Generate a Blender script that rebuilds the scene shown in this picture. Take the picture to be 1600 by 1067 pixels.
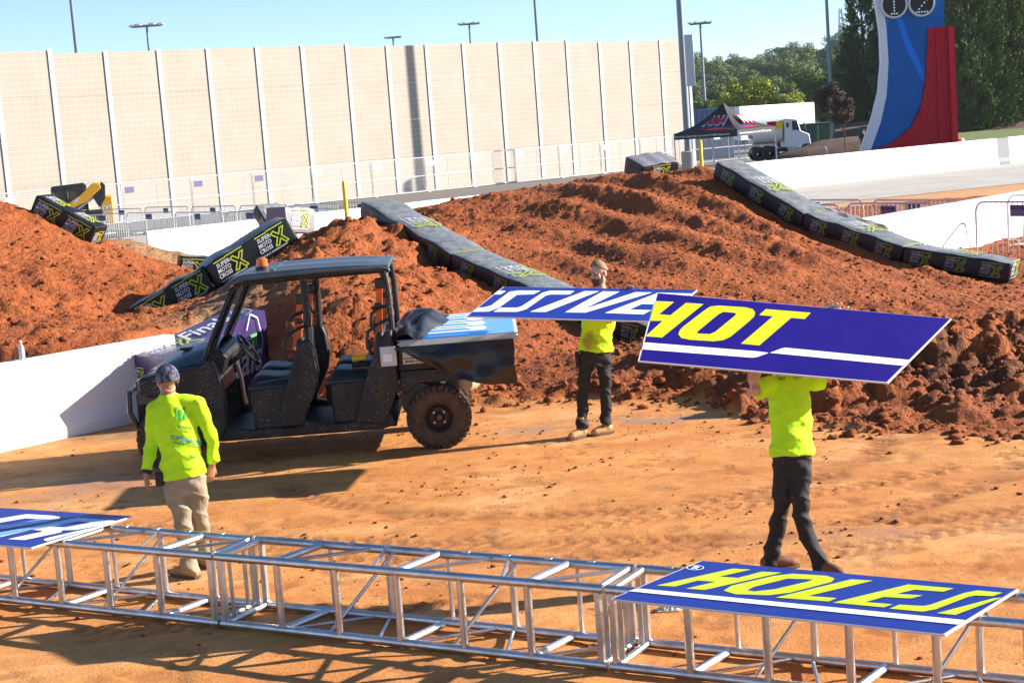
import bpy, bmesh, math, random
import numpy as np
from mathutils import Vector, Matrix
random.seed(7); RNG=np.random.default_rng(7)
sc=bpy.context.scene; COL=sc.collection
for o in list(bpy.data.objects): bpy.data.objects.remove(o)

# ---------------------------------------------------------------- camera
FPX=2524.; CH=3.3; PIT=math.radians(7.5); ROL=math.radians(-4.3)
fw=np.array([0,math.cos(PIT),-math.sin(PIT)]); r0=np.array([1.,0,0]); u0=np.array([0,math.sin(PIT),math.cos(PIT)])
RT=math.cos(ROL)*r0+math.sin(ROL)*u0; UP=-math.sin(ROL)*r0+math.cos(ROL)*u0
CP=np.array([0,0,CH])
cam=bpy.data.cameras.new('camera'); camo=bpy.data.objects.new('camera',cam); COL.objects.link(camo); sc.camera=camo
cam.sensor_width=36; cam.lens=FPX/1600*36; cam.clip_start=.1; cam.clip_end=6000
camo.matrix_world=Matrix(((RT[0],UP[0],-fw[0],0),(RT[1],UP[1],-fw[1],0),(RT[2],UP[2],-fw[2],CH),(0,0,0,1)))
def ray(px,py): return fw*FPX+RT*(px-800)-UP*(py-533.5)
def G(px,py,z=0.):                      # photo pixel -> point on the level z
    d=ray(px,py); return CP+d*((z-CH)/d[2])
def AY(px,py,y):                        # photo pixel -> point at the distance y
    d=ray(px,py); return CP+d*(y/d[1])
def OnP(px,py,p0,n):                    # photo pixel -> point on a plane
    d=ray(px,py); return CP+d*(np.dot(p0-CP,n)/np.dot(d,n))

# ---------------------------------------------------------------- world, sun, exposure
SUN_EL=math.radians(23); SUN_AZ=math.radians(8)      # azimuth measured from +X towards +Y
w=bpy.data.worlds.new('World'); sc.world=w; w.use_nodes=True
nt=w.node_tree; bg=nt.nodes['Background']; sky=nt.nodes.new('ShaderNodeTexSky'); sky.sky_type='NISHITA'; sky.sun_disc=False
sky.sun_elevation=SUN_EL; sky.sun_rotation=math.pi/2-SUN_AZ; sky.air_density=.7; sky.dust_density=0.; sky.ozone_density=3.4
nt.links.new(sky.outputs[0],bg.inputs[0]); bg.inputs[1].default_value=.08
sl=bpy.data.lights.new('sun','SUN'); sl.energy=5.0; sl.angle=math.radians(.5); sl.color=(1,.93,.82)
so=bpy.data.objects.new('sun',sl); COL.objects.link(so); so.location=(30,0,30)
sd=Vector((math.cos(SUN_EL)*math.cos(SUN_AZ),math.cos(SUN_EL)*math.sin(SUN_AZ),math.sin(SUN_EL)))
so.rotation_euler=sd.to_track_quat('Z','Y').to_euler()
sc.view_settings.view_transform='Standard'; sc.view_settings.look='None'; sc.view_settings.gamma=1; sc.view_settings.exposure=1.4
sc.render.engine='CYCLES'

# ---------------------------------------------------------------- materials
def mat(name,c,rough=.6,metal=0.,var=0.,vs=8.,bump=0.,bs=30.,spec=.5,specks=None,trans=0.,coat=0.,c2=None,alpha=1.,sub=0.):
    m=bpy.data.materials.new(name); m.use_nodes=True; n=m.node_tree.nodes; l=m.node_tree.links
    p=n['Principled BSDF']; p.inputs['Base Color'].default_value=(*c,1); p.inputs['Roughness'].default_value=rough
    p.inputs['Metallic'].default_value=metal; p.inputs['Specular IOR Level'].default_value=spec
    p.inputs['Transmission Weight'].default_value=trans; p.inputs['Coat Weight'].default_value=coat; p.inputs['Alpha'].default_value=alpha
    tc=n.new('ShaderNodeTexCoord'); col=None
    if var>0 or c2:
        t=n.new('ShaderNodeTexNoise'); t.inputs['Scale'].default_value=vs; t.inputs['Detail'].default_value=6; t.inputs['Roughness'].default_value=.65
        l.new(tc.outputs['Object'],t.inputs['Vector'])
        r=n.new('ShaderNodeValToRGB'); r.color_ramp.elements[0].position=.32; r.color_ramp.elements[1].position=.68
        a=[max(0,x*(1-var)) for x in c]; b=c2 if c2 else [min(1,x*(1+var)) for x in c]
        r.color_ramp.elements[0].color=(*a,1); r.color_ramp.elements[1].color=(*b,1)
        l.new(t.outputs['Fac'],r.inputs['Fac']); col=r.outputs['Color']
        rr=n.new('ShaderNodeMapRange'); rr.inputs['To Min'].default_value=max(.03,rough-.12); rr.inputs['To Max'].default_value=min(1,rough+.12)
        l.new(t.outputs['Fac'],rr.inputs['Value']); l.new(rr.outputs[0],p.inputs['Roughness'])
    if specks:
        v=n.new('ShaderNodeTexVoronoi'); v.inputs['Scale'].default_value=specks[0]; l.new(tc.outputs['Object'],v.inputs['Vector'])
        g=n.new('ShaderNodeMath'); g.operation='LESS_THAN'; g.inputs[1].default_value=specks[1]; l.new(v.outputs['Distance'],g.inputs[0])
        t2=n.new('ShaderNodeTexNoise'); t2.inputs['Scale'].default_value=3.; l.new(tc.outputs['Object'],t2.inputs['Vector'])
        g2=n.new('ShaderNodeMath'); g2.operation='GREATER_THAN'; g2.inputs[1].default_value=.46; l.new(t2.outputs['Fac'],g2.inputs[0])
        g3=n.new('ShaderNodeMath'); g3.operation='MULTIPLY'; l.new(g.outputs[0],g3.inputs[0]); l.new(g2.outputs[0],g3.inputs[1])
        mx=n.new('ShaderNodeMix'); mx.data_type='RGBA'; l.new(g3.outputs[0],mx.inputs[0])
        if col: l.new(col,mx.inputs[6])
        else: mx.inputs[6].default_value=(*c,1)
        mx.inputs[7].default_value=(*specks[2],1); col=mx.outputs[2]
    if col: l.new(col,p.inputs['Base Color'])
    if bump>0:
        t=n.new('ShaderNodeTexNoise'); t.inputs['Scale'].default_value=bs; t.inputs['Detail'].default_value=5
        l.new(tc.outputs['Object'],t.inputs['Vector'])
        b=n.new('ShaderNodeBump'); b.inputs['Strength'].default_value=bump; b.inputs['Distance'].default_value=.02
        l.new(t.outputs['Fac'],b.inputs['Height']); l.new(b.outputs[0],p.inputs['Normal'])
    return m
M={}
def D(name,*a,**k): M[name]=mat(name,*a,**k)
D('white_wall',(.8,.79,.76),.6,var=.05,vs=2.,bump=.1,bs=20)
D('grey_wall',(.23,.24,.25),.7,var=.1)
D('concrete',(.42,.38,.33),.85,var=.14,vs=.6,bump=.2,bs=15)
D('asphalt',(.16,.135,.115),.9,var=.18,vs=.8,bump=.25,bs=60)
D('clay',(.5,.24,.09),.9,var=.15,vs=.8)
D('grass',(.12,.15,.03),.9,var=.35,vs=2.,bump=.5,bs=40)
D('mulch',(.1,.05,.03),.95,var=.35,vs=3.,bump=.6,bs=20)
D('field',(.16,.14,.09),.95,var=.3,vs=.05)
D('alu',(.72,.72,.73),.36,metal=1.,c2=(.5,.45,.41),vs=6.,bump=.12,bs=70)
D('galv',(.55,.57,.6),.45,metal=.9,var=.12,vs=10.)
D('fence_galv',(.6,.62,.64),.5,metal=.4,var=.08)
D('paint_grey',(.5,.53,.55),.45,metal=.3,var=.08)
D('post_grey',(.42,.46,.48),.5,metal=.2,var=.06)
D('pole_grey',(.2,.24,.28),.5,metal=.3,var=.08)
D('black_plastic',(.007,.008,.01),.5,spec=.35,specks=(40.,.14,(.45,.45,.46)),bump=.06,bs=120,c2=(.03,.026,.024),vs=3.)
D('black_matte',(.012,.012,.014),.7,var=.3)
D('black_gloss',(.012,.012,.014),.25)
D('roof_plastic',(.045,.06,.075),.36,specks=(20.,.07,(.4,.42,.45)),c2=(.07,.085,.1),vs=3.)
D('hood_plastic',(.025,.045,.07),.3,c2=(.05,.07,.09),vs=5.)
D('seat_vinyl',(.016,.022,.03),.45,var=.25,vs=9.,bump=.1,bs=90)
D('tarp',(.009,.009,.011),.3,bump=.15,bs=14,c2=(.016,.015,.015),vs=3.)
D('rubber',(.035,.024,.018),.85,c2=(.12,.06,.03),vs=9.,bump=.3,bs=60)
D('rim_metal',(.02,.02,.022),.5,metal=.4,c2=(.06,.035,.02),vs=12.)
D('orange',(.75,.13,.015),.5,var=.1)
D('beacon',(.9,.16,.01),.2,trans=.3)
D('blue_print',(.012,.03,.25),.42,spec=.2,var=.12,vs=3.,specks=(45.,.05,(.2,.22,.45)))
D('purple_print',(.012,.004,.16),.42,spec=.2,var=.1,vs=3.,specks=(45.,.055,(.2,.2,.4)))
D('navy_print',(.015,.02,.2),.22,var=.3,vs=4.,coat=.3)
D('sky_print',(.16,.4,.75),.35,var=.06)
D('white_print',(.8,.84,.86),.4,var=.04)
D('yellow_print',(.56,.66,.0),.45,var=.04)
D('board_edge',(.6,.58,.55),.6)
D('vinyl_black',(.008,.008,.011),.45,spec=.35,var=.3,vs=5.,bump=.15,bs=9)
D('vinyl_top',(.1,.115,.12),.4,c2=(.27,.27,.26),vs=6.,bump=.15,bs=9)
D('purple_vinyl',(.045,.024,.11),.38,var=.2,vs=3.,bump=.35,bs=5)
D('grey_vinyl',(.2,.19,.22),.5,var=.1,bump=.3,bs=5)
D('logo_white',(.62,.62,.66),.5)
D('logo_yellow',(.42,.5,.015),.5); D('logo_white_dusty',(.3,.3,.31),.6,var=.3,vs=9.); D('logo_yellow_dusty',(.26,.3,.02),.6,var=.3,vs=9.)
D('logo_green',(.1,.5,.05),.5)
D('hivis',(.5,.85,.002),.85,var=.08,vs=5.,bump=.55,bs=11)
D('shirt_green',(.05,.45,.06),.8); D('shirt_blue',(.02,.3,.4),.8); D('shirt_dark',(.12,.2,.05),.8)
D('khaki',(.27,.22,.145),.9,var=.14,vs=7.,bump=.6,bs=14)
D('jeans',(.008,.0085,.009),.85,c2=(.022,.021,.02),vs=7.,bump=.6,bs=16)
D('skin_tan',(.33,.15,.085),.5,var=.12,vs=10.)
D('skin_light',(.52,.29,.2),.5,var=.1,vs=10.)
D('hair_blond',(.22,.14,.06),.7,var=.4,vs=40.,bump=.6,bs=60)
D('hair_dark',(.05,.03,.02),.7,var=.4,vs=40.,bump=.6,bs=60)
D('boot_tan',(.36,.2,.075),.75,var=.25,vs=10.,bump=.2,bs=60)
D('boot_brown',(.16,.06,.03),.75,var=.25)
D('sole',(.1,.06,.035),.9)
D('glove',(.55,.42,.38),.8,var=.3,vs=40.)
D('camo',(.018,.018,.045),.8,c2=(.12,.12,.16),vs=20.)
_cr=[x for x in M['camo'].node_tree.nodes if x.type=='VALTORGB'][0]; _cr.color_ramp.elements[0].position=.47; _cr.color_ramp.elements[1].position=.52
D('eye',(.02,.015,.01),.2)
D('cat_yellow',(.75,.36,.01),.4,var=.06)
D('machine_dark',(.02,.022,.025),.5)
D('glass',(.05,.08,.08),.08,spec=.8)
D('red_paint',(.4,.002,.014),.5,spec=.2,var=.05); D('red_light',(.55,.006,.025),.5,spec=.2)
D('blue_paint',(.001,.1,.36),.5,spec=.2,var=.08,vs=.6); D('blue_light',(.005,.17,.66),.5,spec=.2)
D('white_paint',(.62,.64,.7),.4,var=.04)
D('truck_white',(.75,.76,.76),.4,var=.04); D('container_blue',(.13,.2,.32),.6,var=.1); D('dark_green',(.015,.06,.04),.5)
D('tent_black',(.022,.018,.02),.7,var=.15,bump=.2,bs=4.); D('tent_red',(.45,.02,.03),.7); D('tent_purple',(.06,.04,.25),.7)
D('yellow_post',(.85,.6,.0),.5)
D('bark',(.09,.065,.045),.9,var=.3,vs=6.)
D('bottle',(.75,.78,.8),.15,trans=.5); D('paper',(.6,.57,.52),.7)
D('sign_purple',(.12,.11,.25),.6)
D('muffler',(.5,.42,.3),.55,metal=.5,var=.3,vs=9.)
for n_,c_,d_ in (('leaf_dark',(.035,.07,.01),(.12,.18,.02)),('leaf_mid',(.07,.115,.016),(.17,.22,.03)),('leaf_yellow',(.24,.28,.02),(.42,.42,.04)),('leaf_red',(.05,.022,.018),(.09,.05,.03)),('leaf_blue',(.055,.1,.03),(.11,.165,.04))):
    D(n_,c_,.75,c2=d_,vs=.9)
def stain(name,src,pt,rad,c):      # a dirt smear with a shape of its own on one garment
    m=M[src].copy(); m.name=name; n=m.node_tree.nodes; l=m.node_tree.links; p=n['Principled BSDF']; old=p.inputs['Base Color'].links[0].from_socket
    tc=n.new('ShaderNodeTexCoord'); d=n.new('ShaderNodeVectorMath'); d.operation='DISTANCE'; d.inputs[1].default_value=pt; l.new(tc.outputs['Object'],d.inputs[0])
    t=n.new('ShaderNodeTexNoise'); t.inputs['Scale'].default_value=16.; t.inputs['Detail'].default_value=6; l.new(tc.outputs['Object'],t.inputs['Vector'])
    a=n.new('ShaderNodeMath'); a.operation='MULTIPLY_ADD'; a.inputs[1].default_value=rad*1.4; l.new(t.outputs['Fac'],a.inputs[0]); l.new(d.outputs['Value'],a.inputs[2])
    r=n.new('ShaderNodeMapRange'); r.inputs['From Min'].default_value=rad*1.75; r.inputs['From Max'].default_value=rad*1.15; r.inputs['To Max'].default_value=.7; l.new(a.outputs[0],r.inputs[0])
    x=n.new('ShaderNodeMix'); x.data_type='RGBA'; l.new(r.outputs[0],x.inputs[0]); l.new(old,x.inputs[6]); x.inputs[7].default_value=(*c,1); l.new(x.outputs[2],p.inputs['Base Color']); M[name]=m
# beige sound-wall planks: fine courses and grid in the material
def wallmat():
    m=mat('sound_wall',(.52,.41,.30),.85,bump=.0); n=m.node_tree.nodes; l=m.node_tree.links; p=n['Principled BSDF']
    tc=n.new('ShaderNodeTexCoord'); sx=n.new('ShaderNodeSeparateXYZ'); l.new(tc.outputs['Object'],sx.inputs[0])
    def line(sock,per,wd):
        a=n.new('ShaderNodeMath'); a.operation='DIVIDE'; a.inputs[1].default_value=per; l.new(sock,a.inputs[0])
        f=n.new('ShaderNodeMath'); f.operation='FRACT'; l.new(a.outputs[0],f.inputs[0])
        g=n.new('ShaderNodeMath'); g.operation='LESS_THAN'; g.inputs[1].default_value=wd; l.new(f.outputs[0],g.inputs[0]); return g.outputs[0]
    a=line(sx.outputs['Z'],.305,.13); b=line(sx.outputs['X'],.33,.07)
    mx=n.new('ShaderNodeMath'); mx.operation='MAXIMUM'; l.new(a,mx.inputs[0]); l.new(b,mx.inputs[1])
    nz=n.new('ShaderNodeTexNoise'); nz.inputs['Scale'].default_value=.7; nz.inputs['Detail'].default_value=6; l.new(tc.outputs['Object'],nz.inputs['Vector'])
    r=n.new('ShaderNodeValToRGB'); r.color_ramp.elements[0].position=.3; r.color_ramp.elements[1].position=.7
    r.color_ramp.elements[0].color=(.385,.325,.265,1); r.color_ramp.elements[1].color=(.44,.375,.31,1); l.new(nz.outputs['Fac'],r.inputs[0])
    mi=n.new('ShaderNodeMix'); mi.data_type='RGBA'; l.new(mx.outputs[0],mi.inputs[0]); l.new(r.outputs[0],mi.inputs[6]); mi.inputs[7].default_value=(.5,.44,.375,1)
    l.new(mi.outputs[2],p.inputs['Base Color'])
    bp=n.new('ShaderNodeBump'); bp.inputs['Strength'].default_value=.5; bp.inputs['Distance'].default_value=.03; bp.invert=True
    l.new(mx.outputs[0],bp.inputs['Height']); l.new(bp.outputs[0],p.inputs['Normal']); return m
M['sound_wall']=wallmat()
def dirtmat(name,clods=False):
    m=bpy.data.materials.new(name); m.use_nodes=True; n=m.node_tree.nodes; l=m.node_tree.links; p=n['Principled BSDF']
    p.inputs['Specular IOR Level'].default_value=.25
    ge=n.new('ShaderNodeNewGeometry')
    def noise(s,d=8,r=.62,dist=0.):
        t=n.new('ShaderNodeTexNoise'); t.inputs['Scale'].default_value=s; t.inputs['Detail'].default_value=d; t.inputs['Roughness'].default_value=r; t.inputs['Distortion'].default_value=dist
        l.new(ge.outputs['Position'],t.inputs['Vector']); return t.outputs['Fac']
    def ramp(f,a,b,c0,c1):
        r=n.new('ShaderNodeValToRGB'); e=r.color_ramp.elements; e[0].position=a; e[1].position=b; e[0].color=(*c0,1); e[1].color=(*c1,1); l.new(f,r.inputs[0]); return r.outputs[0]
    def mix(f,a,b,t='MIX'):
        x=n.new('ShaderNodeMix'); x.data_type='RGBA'; x.blend_type=t
        if isinstance(f,float): x.inputs[0].default_value=f
        else: l.new(f,x.inputs[0])
        l.new(a,x.inputs[6])
        if isinstance(b,tuple): x.inputs[7].default_value=(*b,1)
        else: l.new(b,x.inputs[7])
        return x.outputs[2]
    def att(nm):
        a=n.new('ShaderNodeAttribute'); a.attribute_name=nm; return a.outputs['Fac']
    loose=ramp(noise(1.6),.3,.72,(.185,.039,.008),(.48,.132,.03))
    loose=mix(ramp(noise(14.),.35,.7,(0,0,0),(1,1,1)),loose,(.33,.085,.02))
    bh=noise(40.,6,.7)
    if not clods:
        packed=ramp(noise(.75,9,.66,.6),.3,.7,(.52,.19,.046),(.68,.32,.1))
        packed=mix(ramp(noise(5.,9,.72),.46,.72,(0,0,0),(.75,.75,.75)),packed,(.42,.14,.036))
        packed=mix(ramp(noise(26.,4,.6),.6,.76,(0,0,0),(.8,.8,.8)),packed,(.26,.09,.035))
        mp=n.new('ShaderNodeMapping'); mp.inputs['Rotation'].default_value=(0,0,math.radians(-24)); mp.inputs['Scale'].default_value=(.55,1.25,1); l.new(ge.outputs['Position'],mp.inputs[0])
        st=n.new('ShaderNodeTexNoise'); st.inputs['Scale'].default_value=1.; st.inputs['Detail'].default_value=8; st.inputs['Roughness'].default_value=.68; st.inputs['Distortion'].default_value=.5; l.new(mp.outputs[0],st.inputs['Vector'])
        packed=mix(ramp(st.outputs['Fac'],.52,.7,(0,0,0),(.7,.7,.7)),packed,(.74,.42,.18))
        packed=mix(ramp(st.outputs['Fac'],.3,.47,(.65,.65,.65),(0,0,0)),packed,(.43,.14,.033))
        packed=mix(ramp(noise(1.7,10,.75,1.2),.56,.66,(0,0,0),(.55,.55,.55)),packed,(.33,.1,.028))
        packed=mix(att('damp'),packed,(.27,.19,.15))
        packed=mix(att('track'),packed,(.3,.105,.033))
        tan=ramp(noise(3.),.3,.7,(.2,.11,.05),(.36,.22,.11))
        c=mix(att('loose'),packed,loose); c=mix(att('tan'),c,tan)
        c=mix(att('churn_shade'),c,(.07,.028,.014))
    else: c=mix(ramp(noise(.9),.4,.7,(0,0,0),(.6,.6,.6)),loose,(.22,.085,.035))
    l.new(c,p.inputs['Base Color'])
    rr=n.new('ShaderNodeMapRange'); rr.inputs['To Min'].default_value=.62; rr.inputs['To Max'].default_value=.98; l.new(noise(4.),rr.inputs[0]); l.new(rr.outputs[0],p.inputs['Roughness'])
    ad=n.new('ShaderNodeMath'); ad.operation='ADD'; l.new(bh,ad.inputs[0]); l.new(noise(9.,8,.7),ad.inputs[1])
    if not clods:
        prev=ad.outputs[0]
        for sc_,wt in ((11.,1.3),(24.,.7)):
            wn=n.new('ShaderNodeTexNoise'); wn.inputs['Scale'].default_value=sc_*.6; l.new(ge.outputs['Position'],wn.inputs['Vector'])
            vm=n.new('ShaderNodeVectorMath'); vm.operation='MULTIPLY_ADD'; vm.inputs[1].default_value=(.12,.12,.12); l.new(wn.outputs['Color'],vm.inputs[0]); l.new(ge.outputs['Position'],vm.inputs[2])
            vo=n.new('ShaderNodeTexVoronoi'); vo.inputs['Scale'].default_value=sc_; l.new(vm.outputs[0],vo.inputs['Vector'])
            m1=n.new('ShaderNodeMath'); m1.operation='MULTIPLY'; l.new(vo.outputs['Distance'],m1.inputs[0]); l.new(att('loose'),m1.inputs[1])
            m2=n.new('ShaderNodeMath'); m2.operation='MULTIPLY_ADD'; m2.inputs[1].default_value=-wt; l.new(m1.outputs[0],m2.inputs[0]); l.new(prev,m2.inputs[2]); prev=m2.outputs[0]
        ad=m2
    b=n.new('ShaderNodeBump'); b.inputs['Strength'].default_value=.8
    if not clods:
        bs_=n.new('ShaderNodeMapRange'); bs_.inputs['To Min'].default_value=.36; bs_.inputs['To Max'].default_value=.7; l.new(att('loose'),bs_.inputs[0]); l.new(bs_.outputs[0],b.inputs['Strength'])
    b.inputs['Distance'].default_value=.05; l.new(ad.outputs[0],b.inputs['Height']); l.new(b.outputs[0],p.inputs['Normal'])
    return m
M['dirt']=dirtmat('dirt'); M['clod']=dirtmat('clod',True)
# fine chain-link seen as a thin veil: mostly open, part grey wire
def meshmat():
    m=bpy.data.materials.new('chain_link'); m.use_nodes=True; n=m.node_tree.nodes; l=m.node_tree.links; p=n['Principled BSDF']
    p.inputs['Base Color'].default_value=(.5,.5,.52,1); p.inputs['Metallic'].default_value=.5; p.inputs['Roughness'].default_value=.5
    tc=n.new('ShaderNodeTexCoord'); mp=n.new('ShaderNodeMapping'); mp.inputs['Rotation'].default_value=(0,math.radians(45),0); l.new(tc.outputs['Object'],mp.inputs[0])
    sx=n.new('ShaderNodeSeparateXYZ'); l.new(mp.outputs[0],sx.inputs[0]); outs=[]
    for ax in 'XZ':
        a=n.new('ShaderNodeMath'); a.operation='DIVIDE'; a.inputs[1].default_value=.06; l.new(sx.outputs[ax],a.inputs[0])
        f=n.new('ShaderNodeMath'); f.operation='FRACT'; l.new(a.outputs[0],f.inputs[0])
        g=n.new('ShaderNodeMath'); g.operation='LESS_THAN'; g.inputs[1].default_value=.06; l.new(f.outputs[0],g.inputs[0]); outs.append(g.outputs[0])
    mx=n.new('ShaderNodeMath'); mx.operation='MAXIMUM'; l.new(outs[0],mx.inputs[0]); l.new(outs[1],mx.inputs[1]); l.new(mx.outputs[0],p.inputs['Alpha']); return m
M['chain']=meshmat()

# ---------------------------------------------------------------- mesh helpers
def nz(v): v=np.asarray(v,float); return v/(np.linalg.norm(v)+1e-12)
class MB:
    def __init__(s): s.v=[]; s.f=[]; s.m=[]
    def add(s,vs,fs,mi=0):
        o=len(s.v); s.v+= [tuple(map(float,x)) for x in vs]; s.f+=[tuple(i+o for i in f) for f in fs]; s.m+=[mi]*len(fs); return s
    def hexa(s,p,mi=0):   # 8 points: bottom 4 (ccw), top 4
        return s.add(p,[(3,2,1,0),(4,5,6,7),(0,1,5,4),(1,2,6,5),(2,3,7,6),(3,0,4,7)],mi)
    def box(s,a,b,mi=0):
        x0,y0,z0=a; x1,y1,z1=b
        return s.hexa([(x0,y0,z0),(x1,y0,z0),(x1,y1,z0),(x0,y1,z0),(x0,y0,z1),(x1,y0,z1),(x1,y1,z1),(x0,y1,z1)],mi)
    def obox(s,c,ex,ey,ez,hx,hy,hz,mi=0):
        c,ex,ey,ez=map(np.asarray,(c,ex,ey,ez)); p=[]
        for k in (-1,1):
            for i,j in ((-1,-1),(1,-1),(1,1),(-1,1)): p.append(c+ex*hx*i+ey*hy*j+ez*hz*k)
        return s.hexa(p,mi)
    def prism(s,pts,y0,y1,mi=0):      # outline in (x,z), thickness along y
        n=len(pts); a=[(x,y0,z) for x,z in pts]; b=[(x,y1,z) for x,z in pts]
        return s.add(a+b,[tuple(range(n)),tuple(range(2*n-1,n-1,-1))]+[((i+1)%n,i,i+n,(i+1)%n+n) for i in range(n)],mi)
    def slab(s,pts,d,mi=0):           # planar polygon (3D) pushed by vector d
        n=len(pts); d=np.asarray(d); a=[np.asarray(p) for p in pts]; b=[p+d for p in a]
        return s.add(a+b,[tuple(range(n)),tuple(range(2*n-1,n-1,-1))]+[((i+1)%n,i,i+n,(i+1)%n+n) for i in range(n)],mi)
    def loft(s,path,rad,n=12,ref=(0,1,0),mi=0,closed=False):
        path=[np.asarray(p,float) for p in path]; N=len(path); vs=[]
        if not isinstance(rad,(list,tuple)): rad=[rad]*N
        pside=None
        for i,p in enumerate(path):
            if closed: t=nz(path[(i+1)%N]-path[i-1])
            else: t=nz(path[min(i+1,N-1)]-path[max(i-1,0)])
            if pside is None:
                rf=np.asarray(ref,float)
                if abs(t.dot(nz(rf)))>.95: rf=np.array([1.,0,0.2])
                sd_=nz(np.cross(t,rf))
            else: sd_=nz(pside-t*pside.dot(t))
            pside=sd_; ot=np.cross(sd_,t); r=rad[i]; a,b=(r if isinstance(r,(list,tuple)) else (r,r))
            for k in range(n):
                an=2*math.pi*k/n; vs.append(p+sd_*a*math.cos(an)+ot*b*math.sin(an))
        fs=[]
        for i in range(N if closed else N-1):
            j=(i+1)%N
            for k in range(n): fs.append((i*n+k,i*n+(k+1)%n,j*n+(k+1)%n,j*n+k))
        if not closed: fs+=[tuple(range(n-1,-1,-1)),tuple(range((N-1)*n,N*n))]
        return s.add(vs,fs,mi)
    def rod(s,a,b,r,n=8,mi=0): return s.loft([a,b],r,n,(0.13,.9,.31),mi)
    def ell(s,c,r,n=14,m=9,rot=None,mi=0):
        c=np.asarray(c); vs=[]; 
        for i in range(m+1):
            th=math.pi*(.0005+.999*i/m)
            for k in range(n):
                an=2*math.pi*k/n; v=np.array([r[0]*math.sin(th)*math.cos(an),r[1]*math.sin(th)*math.sin(an),r[2]*math.cos(th)])
                if rot is not None: v=rot@v
                vs.append(c+v)
        fs=[(i*n+k,(i+1)*n+k,(i+1)*n+(k+1)%n,i*n+(k+1)%n) for i in range(m) for k in range(n)]
        fs+=[tuple(range(n)),tuple(range((m+1)*n-1,m*n-1,-1))]
        return s.add(vs,fs,mi)
    def lathe(s,prof,c,axis,n=24,mi=0):   # prof: (radius, along axis) closed ring
        axis=nz(axis); a=nz(np.cross(axis,(0.1,.2,1))) ; b=np.cross(axis,a); c=np.asarray(c); P=len(prof)
        vs=[c+axis*h+ (a*math.cos(2*math.pi*k/n)+b*math.sin(2*math.pi*k/n))*r for k in range(n) for r,h in prof]
        fs=[(k*P+i,k*P+(i+1)%P,((k+1)%n)*P+(i+1)%P,((k+1)%n)*P+i) for k in range(n) for i in range(P)]
        return s.add(vs,fs,mi)
    def mesh(s,name,mats,off=(0,0,0),smooth=35,fix=True):
        me=bpy.data.meshes.new(name); o=np.asarray(off,float)
        me.from_pydata([tuple(np.asarray(v)-o) for v in s.v],[],s.f)
        for m_ in (mats if isinstance(mats,(list,tuple)) else [mats]): me.materials.append(M[m_] if isinstance(m_,str) else m_)
        me.polygons.foreach_set('material_index',s.m)
        if fix:
            b=bmesh.new(); b.from_mesh(me); bmesh.ops.recalc_face_normals(b,faces=b.faces); b.to_mesh(me); b.free()
        if smooth:
            me.polygons.foreach_set('use_smooth',[True]*len(me.polygons)); me.set_sharp_from_angle(angle=math.radians(smooth))
        me.update(); return me
    def build(s,name,mats,parent=None,off=None,bevel=0,smooth=35,fix=True):
        if off is None: off=(0,0,0) if parent is None else BASE.get(parent.name,(0,0,0))
        o=bpy.data.objects.new(name,s.mesh(name,mats,off,smooth,fix)); COL.objects.link(o)
        if parent is not None: o.parent=parent; BASE[o.name]=off
        else: o.location=off
        if bevel: 
            b=o.modifiers.new('b','BEVEL'); b.width=bevel; b.segments=2; b.limit_method='ANGLE'; b.angle_limit=math.radians(40)
        return o
BASE={}
def tag(o,label,cat,group=None):
    o['label']=label; o['category']=cat
    if group: o['group']=group
    return o
def thing(name,label,cat,loc=(0,0,0),rotz=0,group=None,world=True):
    o=bpy.data.objects.new(name,None); COL.objects.link(o); o.empty_display_size=.2
    o.location=tuple(map(float,loc)); o.rotation_euler=(0,0,rotz); BASE[o.name]=tuple(loc) if world else (0,0,0)
    return tag(o,label,cat,group)
def struct(o): o['kind']='structure'; return o
def copy_tree(o,parent=None):
    c=o.copy(); COL.objects.link(c); c.parent=parent
    for ch in [x for x in KIDS.get(o.name,[])] or list(o.children): copy_tree(ch,c)
    return c
KIDS={}
def eval_mesh(o):
    bpy.context.view_layer.update(); dg=bpy.context.evaluated_depsgraph_get()
    return bpy.data.meshes.new_from_object(o.evaluated_get(dg))
def remesh(mb,voxel,smooth_it=3,name='m'):
    o=mb.build('tmp_'+name,'black_matte',smooth=0,fix=True)
    r=o.modifiers.new('r','REMESH'); r.mode='VOXEL'; r.voxel_size=voxel
    if smooth_it: s_=o.modifiers.new('s','SMOOTH'); s_.iterations=smooth_it; s_.factor=.5
    me=eval_mesh(o); old=o.data; bpy.data.objects.remove(o); bpy.data.meshes.remove(old); me.materials.clear()
    me.polygons.foreach_set('use_smooth',[True]*len(me.polygons)); return me
def mverts(me):
    a=np.empty(len(me.vertices)*3); me.vertices.foreach_get('co',a); return a.reshape(-1,3)
def mnorm(me):
    a=np.empty(len(me.vertices)*3); me.vertices.foreach_get('normal',a); return a.reshape(-1,3)
def setv(me,a): me.vertices.foreach_set('co',a.ravel()); me.update()
def text_mesh(body,size=1.,shear=0.,bold=0.,align='LEFT',ext=0.,spacing=1.):
    c=bpy.data.curves.new('t','FONT'); c.body=body; c.size=size; c.shear=shear; c.offset=bold; c.align_x=align; c.resolution_u=2; c.extrude=ext; c.space_character=spacing
    o=bpy.data.objects.new('t',c); COL.objects.link(o); me=eval_mesh(o); bpy.data.objects.remove(o); bpy.data.curves.remove(c); return me
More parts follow.
